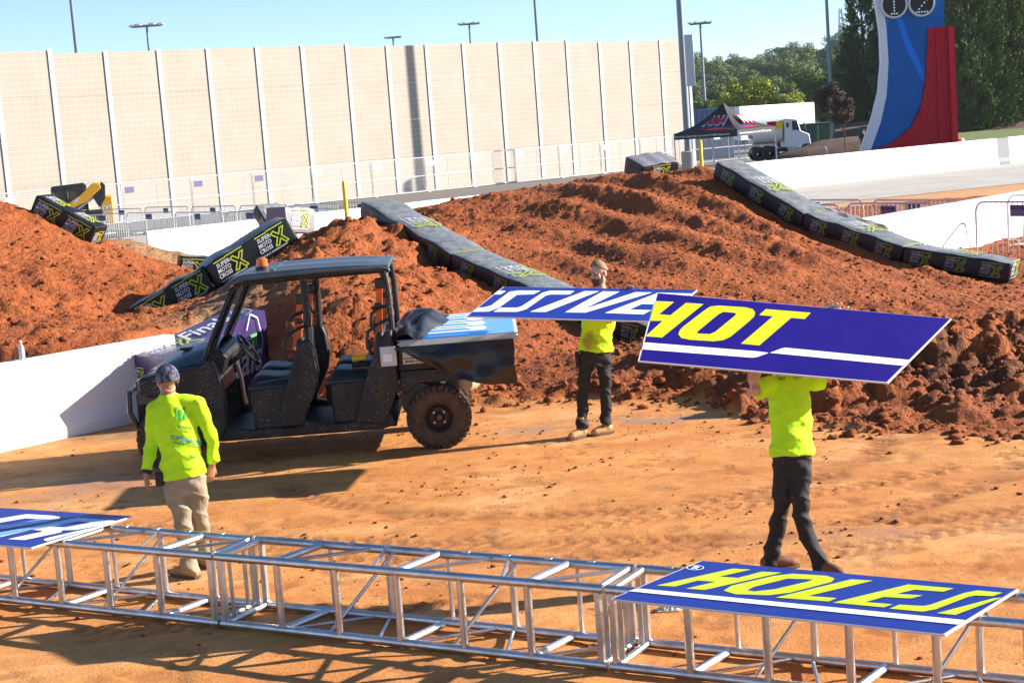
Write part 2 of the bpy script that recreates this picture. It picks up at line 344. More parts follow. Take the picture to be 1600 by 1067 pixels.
def add_text(mb,body,origin,ex,ey,height,width=None,mi=0,shear=.0,bold=.01,lift=.003):
    me=text_mesh(body,1.,shear,bold); v=mverts(me)
    if len(v)==0: return
    v[:,0]-=v[:,0].min(); h=.7; k=height/h; kx=(width/v[:,0].max()) if width else k
    ex,ey=nz(ex),nz(ey); n=np.cross(ex,ey)
    P=np.asarray(origin)+v[:,:1]*kx*ex+v[:,1:2]*k*ey+n*lift
    mb.add(P,[tuple(p.vertices) for p in me.polygons],mi); bpy.data.meshes.remove(me)
def poly_fill(mb,loops,mi=0):    # 2-D filled outline(s) with holes via a curve; loops of 3-D coplanar points
    p0=np.asarray(loops[0][0]); ex=nz(np.asarray(loops[0][1])-p0); nn=np.zeros(3)
    L0=[np.asarray(q) for q in loops[0]]
    for i in range(len(L0)): nn+=np.cross(L0[i]-p0,L0[(i+1)%len(L0)]-p0)
    nn=nz(nn); ey=np.cross(nn,ex)
    c=bpy.data.curves.new('pf','CURVE'); c.dimensions='2D'; c.fill_mode='FRONT'
    for lp in loops:
        sp=c.splines.new('POLY'); sp.points.add(len(lp)-1); sp.use_cyclic_u=True
        for i,q in enumerate(lp): dlt=np.asarray(q)-p0; sp.points[i].co=(dlt.dot(ex),dlt.dot(ey),0,1)
    o=bpy.data.objects.new('pf',c); COL.objects.link(o); me=eval_mesh(o); bpy.data.objects.remove(o); bpy.data.curves.remove(c)
    v=mverts(me); mb.add([p0+a[0]*ex+a[1]*ey for a in v],[tuple(p.vertices) for p in me.polygons],mi); bpy.data.meshes.remove(me)
# smooth pseudo-noise for cloth
def wob(P,scale,seed=0,n=6):
    r=np.random.default_rng(seed); o=np.zeros(len(P))
    for i in range(n):
        d=r.normal(size=3); d/=np.linalg.norm(d); o+=np.sin(P@d*scale*(.6+.9*r.random())+r.random()*6.28)/n
    return o
# ================================================================ terrain
def sstep(a,b,x): t=np.clip((x-a)/(b-a),0,1); return t*t*(3-2*t)
def hash2(i,j,s):
    h=(i.astype(np.int64)*374761393+j.astype(np.int64)*668265263+s*1442695041)&0xffffffff
    h=((h^(h>>13))*1274126177)&0xffffffff; return ((h^(h>>16))&0xffffff)/float(0xffffff)
def vnoise(x,y,s):
    i=np.floor(x);j=np.floor(y);u=x-i;v=y-j;u=u*u*(3-2*u);v=v*v*(3-2*v)
    a=hash2(i,j,s);b=hash2(i+1,j,s);c=hash2(i,j+1,s);d=hash2(i+1,j+1,s); return a+(b-a)*u+(c-a)*v+(a-b-c+d)*u*v
def fbm(x,y,s,o=5,g=.5):
    r=0;a=1.;t=0
    for k in range(o): r=r+a*vnoise(x*2**k+17*k,y*2**k-9*k,s+k); t+=a; a*=g
    return r/t
def bumps(x,y,cell,s,dens=.7):      # rounded clods of one size class
    gx=np.floor(x/cell);gy=np.floor(y/cell);best=np.zeros_like(x)
    for di in (-1,0,1):
        for dj in (-1,0,1):
            i=gx+di;j=gy+dj; cx=(i+hash2(i,j,s))*cell; cy=(j+hash2(i,j,s+1))*cell; r=cell*(.25+.5*hash2(i,j,s+2))*(hash2(i,j,s+3)<dens)
            q=1-((x-cx)**2+(y-cy)**2)/np.maximum(r*r,1e-6); best=np.maximum(best,np.sqrt(np.maximum(q,0))*r)
    return best
ctl=[]
def cz(px,py,d): p=AY(px,py,d); ctl.append(tuple(p))
for a in [(560,450,21.7),(600,560,20.4),(540,347,27.8),(480,400,25.),(640,500,21.6),(500,520,21.0),(440,470,23.2),
          (465,392,28),(340,455,27.5),(225,520,27),(300,508,23.5),(270,524,21.4),(380,480,22.8),
          (0,550,20.4),(100,500,24),(0,450,27),(100,420,30),(0,330,36),(0,313,38),(-150,300,38),(-150,420,29),(200,430,30),(250,408,38),(160,388,36.5),(50,334,36.5),(280,425,40),(300,445,34),(220,378,42),
          (565,348,30),(700,428,27),(850,492,24.5),(1010,552,22.3),(700,500,22.5),(760,560,20.9),(900,560,21),(830,530,22),
          (640,322,34),(760,306,35),(900,292,35),(1000,279,34),(1110,266,32.5),(900,380,29),(760,360,31),(1100,360,28),(1000,440,25),(1200,440,25),(1300,400,27),(1400,432,26),(1500,462,25),
          (1000,588,19.75),(1000,560,20.2),(1050,530,21.2),(1130,590,19.3),(1130,560,20),(1450,556,19.3),(1450,600,18.2),(1300,560,19.8),(1300,610,18.4),(1560,600,18.),(1590,520,20.5),
          (1125,281,31.5),(1250,363,29.5),(1410,417,27.8),(1540,444,27)]: cz(*a)
for a in [(424,590),(470,640),(600,636),(740,630),(820,627),(900,624),(1000,620),(1100,626),(1160,655),(1300,672),(1450,682),(1600,690)]: ctl.append(tuple(G(*a)))
for x in np.arange(-16,19,3.):
    for y in (8,13,16.5): ctl.append((x,y,0))
    ctl.append((x,47,0)); ctl.append((x,44 if x>-4 else 49,0))
for x in (-3,0,3,6): ctl.append((x,40.,0.2))
for p in [(9,33,0),(12,31,0),(12,26,0),(15,23,0),(15,30,0),(8,36,0),(11,38,0),(-6,40,0),(-5,36,.2),(-4.2,33,.3),(-15,30,1.2),(-15,38,2.2),(-15,22,1)]: ctl.append(p)
ctl=np.array(ctl); PC=ctl[:,:2]
def phi(r): return r
Dm=np.linalg.norm(PC[:,None]-PC[None],axis=2); nC=len(PC)
A_=np.zeros((nC+1,nC+1)); A_[:nC,:nC]=phi(Dm)-np.eye(nC)*.12; A_[:nC,nC]=1; A_[nC,:nC]=1
wts=np.linalg.solve(A_,np.r_[ctl[:,2],0])
W0=G(0,707)[:2]; W1=G(215,660)[:2]; WD=nz(W1-W0); WN=np.array([-WD[1],WD[0]])
bl=np.array([G(*a)[:2] for a in [(300,676),(424,594),(440,600),(470,638),(600,634),(740,628),(900,622),(1100,624),(1160,652),(1300,668),(1450,679),(1600,687),(1800,694)]])
bl=np.vstack([[-12,20.6],[-4.8,20.4],bl]); bl=bl[np.argsort(bl[:,0])]
FBX=[G(216,656)[:2],G(216,656)[:2]+(G(300,676)[:2]-G(216,656)[:2])*.62,G(424,596)[:2]]; FBX.append(FBX[0]+FBX[2]-FBX[1])
def base_h(x,y):
    z=np.full(x.shape,wts[nC])
    for k in range(nC): z=z+wts[k]*np.sqrt((x-PC[k,0])**2+(y-PC[k,1])**2)
    z=np.maximum(z,0)
    yb=np.interp(x,bl[:,0],bl[:,1]); m1=sstep(-.35,.3,y-yb+.25*(vnoise(x*1.3,y*1.3,5)-.5))
    sdist=(x-W0[0])*WN[0]+(y-W0[1])*WN[1]; m2=np.where(x<-4.35,sstep(.12,.3,sdist),1.)
    fa,fb,fc,fd=FBX; k_=np.ones_like(x)
    c0=(fa+fb+fc+fd)/4; e1=nz(fc-fb); e2=np.array([-e1[1],e1[0]]); du=(x-c0[0])*e1[0]+(y-c0[1])*e1[1]; dv=(x-c0[0])*e2[0]+(y-c0[1])*e2[1]; L1=np.linalg.norm(fc-fb)/2+.25; L2=np.linalg.norm(fb-fa)/2+.2
    k_=np.maximum(sstep(L1-.1,L1+.5,np.abs(du)),sstep(L2-.1,L2+.4,np.abs(dv)))
    return z*m1*m2*k_, m1*m2*(.05+.95*k_)
gx=np.r_[np.arange(-16,-12,.25),np.arange(-12,13,.046),np.arange(13,19.1,.25)]; gy=np.r_[np.arange(7,9,.1),np.arange(9,17,.036),np.arange(17,26,.055),np.arange(26,37,.09),np.arange(37,52,.25)]
X,Yg=np.meshgrid(gx,gy); zb,msk=base_h(X,Yg)
loose=sstep(.25,.6,msk)
left=sstep(-3.8,-5.2,X)*msk                   # raked lane behind the white wall
churn=np.exp(-((X-5.7)/3.3)**2-((Yg-18.6)/1.5)**2)*msk; churn=np.clip(churn*1.6,0,1)
pile=np.exp(-((X+2.4)/1.7)**2-((Yg-27)/4.)**2)
cl=.55*bumps(X,Yg,.5,11,.5)+.8*bumps(X,Yg,.24,23,.6)+.9*bumps(X,Yg,.13,31,.6)
fine=.05*(fbm(X*2.2,Yg*2.2,41,5)-.5)*2+.05*(np.abs(fbm(X*5.5,Yg*5.5,43,4,.6)-.5)*2-.3)+.03*(vnoise(X*13,Yg*13,47)-.5)+.17*(fbm(X*.55,Yg*.55,55,4)-.5)
band=np.sin((X*.86+Yg*.507)*6.0+2.2*fbm(X*.5,Yg*.5,77,3)); bandm=sstep(23.5,25.5,Yg)*sstep(-1.5,1,X)*(1-sstep(7.5,9,X))
groove=band*.055*sstep(25,27,Yg)*sstep(0,2,X)*(1-sstep(7,9,X))
amp=.1+.45*pile+1.0*churn+.13*(fbm(X*.7,Yg*.7,91,3)>.5)
ramp_=sstep(22.5,24.5,Yg)*sstep(-1.5,.5,X); amp=amp*(1-.35*ramp_)*(1+bandm*(1.0*np.maximum(band,-.8)))
amp=np.where(left>.5,.14+.22*(fbm(X*.8,Yg*.8,92,3)>.55),amp)
def cracks(x,y,cell,s):
    gx_=np.floor(x/cell);gy_=np.floor(y/cell);f1=np.full(x.shape,9.);f2=np.full(x.shape,9.)
    for di in (-1,0,1):
        for dj in (-1,0,1):
            i=gx_+di;j=gy_+dj; d=np.hypot(x-(i+hash2(i,j,s))*cell,y-(j+hash2(i,j,s+1))*cell); f2=np.minimum(f2,np.maximum(f1,d)); f1=np.minimum(f1,d)
    return f2-f1
wall_face=np.exp(-((X+1.5)/1.7)**4-((Yg-21.4)/1.5)**4)*msk
crk=cracks(X+.1*fbm(X*3,Yg*3,3,3),Yg*1.0+.1*fbm(X*3,Yg*3,4,3),.42,101)
amp=amp*(1-.8*wall_face); loosec=wall_face*(-.09*(1-sstep(0,.05,crk))+.05*hash2(np.floor(X*2.2),np.floor(Yg*2.2),7)*0)
zb=zb+churn*(.08+.16*fbm(X*1.1,Yg*1.1,99,3))
Z=zb+loose*(cl*amp+fine*(1-.6*wall_face)*(1-.2*ramp_)+groove+loosec)+ (1-loose)*(.012*(fbm(X*1.5,Yg*1.5,61,4)-.5)+.004*(fbm(X*9,Yg*9,63,2)-.5))
# wheel-ruts pressed in the packed clay
def ruts(cx,cy,r,w_,a0,a1):
    d=np.hypot(X-cx,(Yg-cy)*1.); an=np.arctan2(Yg-cy,X-cx); return np.exp(-((d-r)/w_)**2)*sstep(a0,a0+.2,an)*(1-sstep(a1-.2,a1,an))
track=ruts(.6,16.6,3.1,.16,-2.9,-.2)+ruts(.6,16.6,4.5,.15,-2.7,-.5)+.8*ruts(2.2,22.,9.6,.18,-2.3,-1.)
def tread(cx,cy,r,a0,a1,wd=.13):     # chevron lugs pressed by a tyre
    d=np.hypot(X-cx,Yg-cy)-r; an=np.arctan2(Yg-cy,X-cx); s_=an*r; m_=(np.abs(d)<wd)*sstep(a0,a0+.1,an)*(1-sstep(a1-.1,a1,an)); return m_*(np.sin((s_+np.abs(d)*.8)*2*math.pi/.16)>.1)*(vnoise(X*1.7,Yg*1.7,33)>.36)
lug=np.clip(tread(.6,16.6,3.1,-2.9,-.2)+tread(.6,16.6,4.5,-2.7,-.5)+tread(2.2,22.,9.6,-2.3,-1.)+tread(-2,26,13.2,-1.75,-.9)+tread(-2,26,14.9,-1.75,-.9),0,1)
scuff=sstep(.6,.68,fbm(X*2.6,Yg*4.2,123,4,.6)); Z=Z-(1-loose)*(track*.012+lug*.014+scuff*.012)
track=np.clip(track*.45*(.35+vnoise(X*4,Yg*4,8))+lug*.5+scuff*.35,0,.8)
tan=(np.exp(-((X+8.8)/1.6)**2-((Yg-41.5)/2.2)**2)+np.exp(-((X+4.3)/.8)**2-((Yg-24.2)/1.2)**2)+np.exp(-((X+4.8)/2.2)**2-((Yg-19.4)/.55)**2)*(1-loose)); tan=np.clip(tan,0,.9)
g1=G(960,662); g2=G(1010,668); damp=(np.exp(-((X-g1[0])/1.1)**2-((Yg-g1[1])/.32)**2)+.6*np.exp(-((X+4.5)/1.3)**2-((Yg-16.4)/.8)**2)+.5*np.exp(-((X-3.0)/.9)**2-((Yg-12.2)/.5)**2))*sstep(.42,.56,fbm(X*1.2,Yg*2.4,71,5,.6))*(1-loose); damp=np.clip(damp,0,.75)
churn_shade=np.clip(churn*1.3*sstep(.36,.52,fbm(X*1.5,Yg*1.5,73,3))+.35*np.exp(-((X-1.5)/2.2)**2-((Yg-20.3)/.9)**2)*msk,0,1)*.7  # dark churned soil, plus shade on the bank at the mound foot painted in
def grid_mesh(name,X,Yg,Z):
    ny,nx=X.shape; V=np.stack([X,Yg,Z],-1).reshape(-1,3); idx=np.arange(ny*nx).reshape(ny,nx)
    q=np.stack([idx[:-1,:-1],idx[:-1,1:],idx[1:,1:],idx[1:,:-1]],-1).reshape(-1,4)
    me=bpy.data.meshes.new(name); me.vertices.add(len(V)); me.vertices.foreach_set('co',V.ravel())
    me.loops.add(q.size); me.loops.foreach_set('vertex_index',q.ravel()); me.polygons.add(len(q)); me.polygons.foreach_set('loop_start',np.arange(len(q))*4)
    me.polygons.foreach_set('use_smooth',np.ones(len(q),bool)); me.update(); me.validate(); return me
me=grid_mesh('dirt_ground',X,Yg,Z); me.materials.append(M['dirt'])
for nm,a in (('loose',loose),('track',track),('tan',tan),('damp',damp),('churn_shade',churn_shade)):
    at=me.attributes.new(nm,'FLOAT','POINT'); at.data.foreach_set('value',a.ravel().astype(np.float32))
o=bpy.data.objects.new('dirt_ground',me); COL.objects.link(o); struct(o)
def hz(x,y):
    x=np.asarray(x,float);y=np.asarray(y,float); i=np.clip(np.searchsorted(gy,y)-1,0,len(gy)-2); j=np.clip(np.searchsorted(gx,x)-1,0,len(gx)-2)
    u=(x-gx[j])/(gx[j+1]-gx[j]); v=(y-gy[i])/(gy[i+1]-gy[i]); return Z[i,j]*(1-u)*(1-v)+Z[i,j+1]*u*(1-v)+Z[i+1,j]*(1-u)*v+Z[i+1,j+1]*u*v
# loose clods (nobody could count them)
def clod_field():
    ico=bmesh.new(); bmesh.ops.create_icosphere(ico,subdivisions=1,radius=1); bv=np.array([v.co[:] for v in ico.verts]); bf=np.array([[v.index for v in f.verts] for f in ico.faces]); ico.free()
    i2=bmesh.new(); bmesh.ops.create_icosphere(i2,subdivisions=2,radius=1); bv2=np.array([v.co[:] for v in i2.verts]); bf2=np.array([[v.index for v in f.verts] for f in i2.faces]); i2.free()
    r=np.random.default_rng(3); VS=[];FS=[];off=0
    cand=np.c_[r.uniform(-12,13,200000),r.uniform(8.5,38,200000)]
    lo=loose[np.clip(np.searchsorted(gy,cand[:,1]),0,len(gy)-1),np.clip(np.searchsorted(gx,cand[:,0]),0,len(gx)-1)]
    ch=churn[np.clip(np.searchsorted(gy,cand[:,1]),0,len(gy)-1),np.clip(np.searchsorted(gx,cand[:,0]),0,len(gx)-1)]
    edge=np.exp(-((cand[:,1]-np.interp(cand[:,0],bl[:,0],bl[:,1])-.1)/.5)**2)*(cand[:,0]>-3.9)
    patch=fbm(cand[:,0]*.6,cand[:,1]*.6,5,3)
    pr=.02*(lo<.3)*(patch>.4)+.085*(lo<.3)*(patch>.54)+.07*(lo>.3)*(cand[:,0]>-4.2)+.05*(lo>.3)+.16*edge+.4*ch
    keep=cand[r.random(len(cand))<pr]; k_edge=np.exp(-((keep[:,1]-np.interp(keep[:,0],bl[:,0],bl[:,1]))/.7)**2)
    for (x,y),e in zip(keep,k_edge):
        fl=hz(x,y)<.03; s_=(.007+.022*r.random()**4) if (fl and e<.3) else .013+.05*r.random()**4+.035*e*r.random()**3
        if y>23 and x>-1: s_=min(s_,.038)
        if abs(x-3.5)<.8 and abs(y-13.6)<.4 and fl: s_*=1.5
        V,Fc=(bv2,bf2) if s_>.05 else (bv,bf)
        v=V*(1+.8*(r.random((len(V),1))-.5))*np.array([1,.7+.5*r.random(),.45+.4*r.random()])*s_; a=r.random()*6.28
        c_,s2=math.cos(a),math.sin(a); v=np.c_[v[:,0]*c_-v[:,1]*s2,v[:,0]*s2+v[:,1]*c_,v[:,2]]; z=float(hz(x,y))
        VS.append(v+np.array([x,y,z+s_*.18])); FS.append(Fc+off); off+=len(V)
    V=np.vstack(VS);Fc=np.vstack(FS); me=bpy.data.meshes.new('dirt_clods'); me.vertices.add(len(V)); me.vertices.foreach_set('co',V.ravel())
    me.loops.add(Fc.size); me.loops.foreach_set('vertex_index',Fc.ravel()); me.polygons.add(len(Fc)); me.polygons.foreach_set('loop_start',np.arange(len(Fc))*3); me.update(); me.validate()
    me.materials.append(M['clod']); o=bpy.data.objects.new('dirt_clods',me); COL.objects.link(o); o['kind']='stuff'; o['label']='loose red dirt clods scattered over mounds and floor'; o['category']='dirt'
clod_field()
# outer ground sheets
def sheet(name,pts,z,m): 
    o=MB().add([(p[0],p[1],z) for p in pts],[tuple(range(len(pts)))]).build(name,m,smooth=0,fix=False); 
    if o.data.polygons[0].normal.z<0: o.data.flip_normals()
    return struct(o)
sheet('ground',[(-3000,-300),(3000,-300),(3000,5000),(-3000,5000)],-.3,'field')
sheet('clay_strip',[(-30,52),(19,52),(19,-20),(60,-20),(60,95),(-30,95)],-.02,'clay')
sheet('clay_floor',[(-60,-20),(60,-20),(60,95),(-30,95),(-30,52),(-60,52)],-.12,'clay')
PW0=np.array([-10.4,47.4]); PWd=nz(np.array([24.09-2.02,74.37-58.12])); PWl=nz(np.array([2.02+10.4,58.12-47.37]))
pw=[np.array([-10.4,47.4]),np.array([2.02,58.1]),np.array([10.05,65.6]),np.array([24.1,74.5])]
far=pw[-1]+PWd*60
sheet('asphalt_apron',[(-90,40),(pw[0][0]-30,40),(pw[0][0],pw[0][1]),(pw[1][0],pw[1][1]),(pw[2][0],pw[2][1]),(pw[3][0],pw[3][1]),(far[0],far[1]),(90,200),(-90,200)],-.016,'asphalt')
off=np.array([PWd[1],-PWd[0]])
q=lambda px,py: G(px,py)[:2]
c1=q(1250,322)+0; c2=q(1600,286)
cd=nz(c2-c1)
sheet('concrete_lane',[pw[0],pw[1],pw[2],pw[3],far,far+off*12,c2+cd*20,c1,c1-cd*14],-.008,'concrete')
# ================================================================ walls, fences, far things
def barrier_wall(name,label,a,b,h,th,m='white_wall',base=0.,cap=None,group=None):
    a=np.asarray(a,float);b=np.asarray(b,float);d=nz(b-a);n=np.array([-d[1],d[0]]); mid=(a+b)/2
    t=thing(name,label,'wall',(mid[0],mid[1],base),0,group); mb=MB()
    prof=[(0,base-.1),(0,base+.12),(.05,base+.3),(.09,base+h-.02),(.11,base+h),(th-.11,base+h),(th-.09,base+h-.02),(th-.05,base+.3),(th,base+.12),(th,base-.1)]
    P=[[(*(q_+n*u),z) for u,z in prof] for q_ in (a,b)]; k=len(prof)
    mb.add(P[0]+P[1],[tuple(range(k)),tuple(range(2*k-1,k-1,-1))]+[((i+1)%k,i,i+k,(i+1)%k+k) for i in range(k)]); mb.build('barrier_body',m,t,smooth=0)
    return t
barrier_wall('white_barrier_wall','waist-high white barrier wall beside the purple draped box, in front of raked dirt',W0-WD*6,W1+WD*.75,1.0,.42)
jt=[]
def lerp(a,b,t): return a+(b-a)*t
L01=np.linalg.norm(pw[1]-pw[0])
barrier_wall('white_barrier_wall','long white track wall starting at a grey end block beside the crowd barriers',pw[0]+.02,pw[1],1.1,.4)
barrier_wall('white_barrier_wall','white track wall behind the crest of the big dirt mound',pw[1]+PWd*.01,pw[2],1.1,.4)
pj1=G(1535,238,.6)[:2]; tt=np.dot(pj1-pw[2],nz(pw[3]-pw[2])); dd=nz(pw[3]-pw[2])
barrier_wall('white_barrier_wall','bright white lane wall running from the canopy to the grey gap block',pw[2]+dd*.01,pw[2]+dd*tt,1.2,.4)
barrier_wall('grey_joint_block','grey block filling the gap in the white lane wall',pw[2]+dd*(tt+.02),pw[2]+dd*(tt+.75),1.18,.38,'grey_wall')
barrier_wall('white_barrier_wall','white lane wall beyond the grey gap block, towards the conifers',pw[2]+dd*(tt+.77),pw[2]+dd*(tt+45),1.2,.4)
dl=nz(pw[1]-pw[0]); barrier_wall('grey_end_block','dark grey end block of the long white wall beside tan dirt',pw[0]-dl*1.3,pw[0],1.0,.4,'grey_wall')
r0_=G(1340,345,1.0)[:2]; r1_=G(1600,300,1.0)[:2]; rd=nz(r1_-r0_)
barrier_wall('white_barrier_wall','white wall behind the draped purple block with a barrier casting shadow on it',r0_-rd*1.5,r0_+rd*12,1.0,.4)
# --- beige sound wall
SA=np.array([-24.,82.]); SB=np.array([9.4,109.6]); sdr=nz(SB-SA); sang=math.atan2(sdr[1],sdr[0])
t=thing('sound_wall','tall beige sound wall of slab bays between pale steel posts','wall',(SA[0],SA[1],0),sang,world=False)
posts=[-21.2+2.92*i for i in range(8)]; posts=[2.15-2.95*k for k in range(6,0,-1)]+[2.15,5.20,8.25,11.21,14.3,17.27,20.33,23.2,26.08,28.93,31.78,34.68,37.47,40.35,43.17,46.01,48.7]
def wtop(x): return 8.93 if x<2.1 else (8.77 if x<20.3 else (8.62 if x<37.4 else 8.42))
pm=None
for i,x in enumerate(posts):
    mb=MB(); ht=max(wtop(x-.1),wtop(x+.1))+.08; mb.box((x-.05,-.13,-.1),(x+.05,-.02,ht)).box((x-.12,-.15,-.1),(x+.12,-.131,ht)); mb.build('post','post_grey',t,smooth=0)
    if i+1<len(posts):
        ht=wtop((x+posts[i+1])/2); nsl=4; mb=MB()
        for k in range(nsl):
            z0=-.1+(ht+.1)*k/nsl; z1=-.1+(ht+.1)*(k+1)/nsl-.012; pb=MB().box((x+.06,-.1,z0),(posts[i+1]-.06,.06,z1)); pb.build('panel','sound_wall',t,smooth=0)
# --- temporary fence panels
FP=[(-110,307),(0,300),(189,286),(297,275),(393,268),(486,259.5),(579,252.5),(662,246),(734,240),(803,234),(872,228.5),(937,223),(999,218),(1051,213)]
FA=SA+np.array([sdr[1],-sdr[0]])*3.0
def on_line(px,py=260):
    r_=ray(px,py); t_,_s=np.linalg.solve(np.array([[sdr[0],-r_[0]],[sdr[1],-r_[1]]]),-FA); return FA+sdr*t_
fpt=[on_line(x,y) for x,y in FP]
def fence_panel(a,b,label,group='temporary fence panels',sign=True,solid=None,h=2.0):
    a=np.asarray(a);b=np.asarray(b);mid=(a+b)/2;d=nz(b-a);L=np.linalg.norm(b-a)-.08
    t=thing('fence_panel',label,'fence',(mid[0],mid[1],-.01),math.atan2(d[1],d[0]),group,world=False)
    mb=MB(); H2=L/2; mb.loft([(-H2,0,.06),(-H2,0,h),(H2,0,h),(H2,0,.06)],.034,6,closed=True); mb.build('frame','fence_galv',t)
    mb=MB().rod((-H2,0,h*.47),(H2,0,h*.47),.03,6); mb.build('rail','fence_galv',t); mb=MB().rod((0,0,.06),(0,0,h),.022,6); mb.build('upright','fence_galv',t)
    mb=MB().add([(-H2,0,.06),(H2,0,.06),(H2,0,h),(-H2,0,h)],[(0,1,2,3)]); mb.build('chain_link_mesh','chain',t,smooth=0)
    for s in (-1,1): MB().box((s*H2-.04,-.35,.0),(s*H2+.04,.35,.04)).build('foot','galv',t)
    if sign: MB().box((-H2+.12,-.04,h-.5),(-H2+.62,-.025,h-.2)).build('sign_plate',sign if isinstance(sign,str) else 'white_print',t,smooth=0)
    return t
for i in range(len(fpt)-1):
    lab='chain-link fence panel in front of the beige sound wall'
    fence_panel(fpt[i],fpt[i+1],lab+(' with purple sign plate' if i in (2,3,4) else ' with white sign plate'),'fence panels along the sound wall '+('purple' if i in (2,3,4) else 'white'),sign='sign_purple' if i in (2,3,4) else 'white_print')
fa=[G(x,y,1.8)[:2] for x,y in [(1052,213),(1108,209),(1163,205),(1212,201)]]
fa=[np.array([11.0,99.]),np.array([14.2,99.6]),np.array([17.4,100.2])]
q1=G(1062,258)[:2]; q2=G(1215,244)[:2]
for i in range(3): fence_panel(lerp(q1,q2,i/3),lerp(q1,q2,(i+1)/3),'chain-link fence panel beside the black canopy tent','fence panels beside the canopy')
# --- crowd barriers
def crowd_barrier(c,ang,label,group,wd=2.1,h=1.08,sign=True):
    t=thing('crowd_barrier',label,'barrier',(c[0],c[1],c[2] if len(c)>2 else -.02),ang,group,world=False); W=wd/2; r=.2
    path=[(-W,0,.12)]+[(-W+r-r*math.cos(a),0,h-r+r*math.sin(a)) for a in np.linspace(0,math.pi/2,6)]+[(W-r+r*math.sin(a),0,h-r+r*math.cos(a)) for a in np.linspace(0,math.pi/2,6)]+[(W,0,.12)]
    MB().loft(path,.021,6,closed=True).build('frame','galv',t)
    mb=MB(); n=int(wd/.125)
    for i in range(1,n): mb.rod((-W+wd*i/n,0,.12),(-W+wd*i/n,0,h-.02 if .1<i/n<.9 else h-.05),.008,5)
    mb.build('bars','galv',t)
    for s in (-1,1): MB().box((s*W*.75-.03,-.3,0),(s*W*.75+.03,.3,.035)).rod((s*W*.75,0,.0),(s*W*.75,0,.13),.02,6).build('foot','galv',t)
    if sign: 
        sg=MB().box((-.22,-.035,h-.27),(.22,-.025,h-.05)).build('sign_plate','sign_purple',t,smooth=0)
        mb=MB(); add_text(mb,'NATIONAL',(-.2,-.035,h-.14),(1,0,0),(0,0,1),.06,.4,bold=.02); mb.build('lettering','black_gloss',sg,smooth=0,fix=False)
    return t
def bar_px(xa,xb,y,ya,label,group,h=1.08,**k):
    a=G(xa,y,h)[:2]; b=G(xb,ya,h)[:2]; m_=(a+b)/2; d=b-a; crowd_barrier(m_,math.atan2(d[1],d[0]),label,group,wd=np.linalg.norm(d),h=h,**k)
gl='galvanised crowd barrier in the front row behind the white track wall'; gb='galvanised crowd barrier in the back row, nearer the fence'
for xa,xb,y,ya in [(124,194,336,332.5),(197,270,332.5,330.5),(273,347,331.5,330.5),(353,430,330.5,328),(440,518,328.,325.)]: bar_px(xa,xb,y,ya,gl,'front row of crowd barriers')
for xa,xb,y,ya in [(160,221,327,325),(226,294,323.5,322),(299,368,322.5,321),(374,449,321,319.5),(456,527,319.5,317),(534,600,317,314)]: bar_px(xa,xb,y,ya,gb,'back row of crowd barriers')
for xa,xb,y,ya,lb in [(1180,1312,321,318.5,'crowd barrier half hidden behind the black track blocks'),(1322,1460,317,316,'crowd barrier with purple sign plate on the orange clay strip'),(1362,1497,311.5,311,'darker crowd barrier behind another one on the orange clay strip'),(1200,1348,312,311,'crowd barrier with purple sign partly behind the track blocks')]:
    bar_px(xa,xb,y,ya,lb,'crowd barriers on the clay strip')
for xa,xb,y,ya,zz,lb in [(1524,1668,314,314,.0,'near crowd barrier standing on straw in front of the white wall'),(1574,1700,304,303,.0,'crowd barrier behind another at the end of the white wall')]:
    a=G(xa,y,1.08)[:2]; b=G(xb,ya,1.08)[:2]; 
    # stand them just in front of the white wall
    sc_=.93 if zz==0 and xa<1550 else 1.; a=np.array(a)*sc_; b=np.array(b)*sc_
    hh=CH+(1.08-CH)*sc_; m_=(a+b)/2; d=b-a; crowd_barrier(m_,math.atan2(d[1],d[0]),lb,'crowd barriers by the white wall',wd=np.linalg.norm(d),h=max(hh,1.08))
# --- poles
def light_pole(px,ytop,D_,r,label,head=True,name='light_pole',base=0.,heads=6):
    b=AY(px,ytop,D_); foot=(b[0],b[1],base); t=thing(name,label,'light pole',foot); ht=b[2]
    MB().loft([(b[0],b[1],base-.1),(b[0],b[1],ht)],[r,r*.6],10).build('shaft','pole_grey',t)
    if head:
        mb=MB(); mb.rod((b[0]-1.6*head,b[1],ht),(b[0]+1.6*head,b[1],ht),r*.7,6); mb.build('crossarm','pole_grey',t)
        for k in range(heads):
            a=2*math.pi*k/heads; c=(b[0]+math.cos(a)*1.5*head,b[1]+math.sin(a)*1.0*head,ht+.1); MB().ell(c,(.45*head,.45*head,.16*head),8,5).build('lamp_head','galv',t)
    return t
light_pole(101,-90,130,.2,'tall thin pole rising above the far left bay of the sound wall',False,'flag_pole')
light_pole(229,41,230,.26,'high-mast light with lamp ring above the left part of the sound wall',1.3)
light_pole(614,59,300,.28,'small T-shaped pole top just above the sound wall',.9,heads=2)
light_pole(733,38,260,.26,'high-mast light with lamp ring near the shadow on the sound wall',1.0)
light_pole(829,-90,140,.17,'tall thin pole above the middle of the sound wall',False,'flag_pole')
light_pole(1094,37,210,.24,'high-mast light with lamp ring against the wooded hill',.85)
light_pole(1287,-90,150,.2,'tall thin pole in front of the wooded hill',False,'flag_pole')
p=G(1077,264)[:2]; pf=(p[0],p[1],0); t=thing('light_mast','thick grey steel mast beside the canopy with a control box','light pole',pf)
MB().loft([(p[0],p[1],-.1),(p[0],p[1],1.4),(p[0],p[1],19)],[.28,.22,.17],16).build('shaft','pole_grey',t)
MB().lathe([(.3,0),(.45,0),(.45,1.1),(.3,1.15)],(p[0],p[1],-.05),(0,0,1),16).build('base_collar','concrete',t)
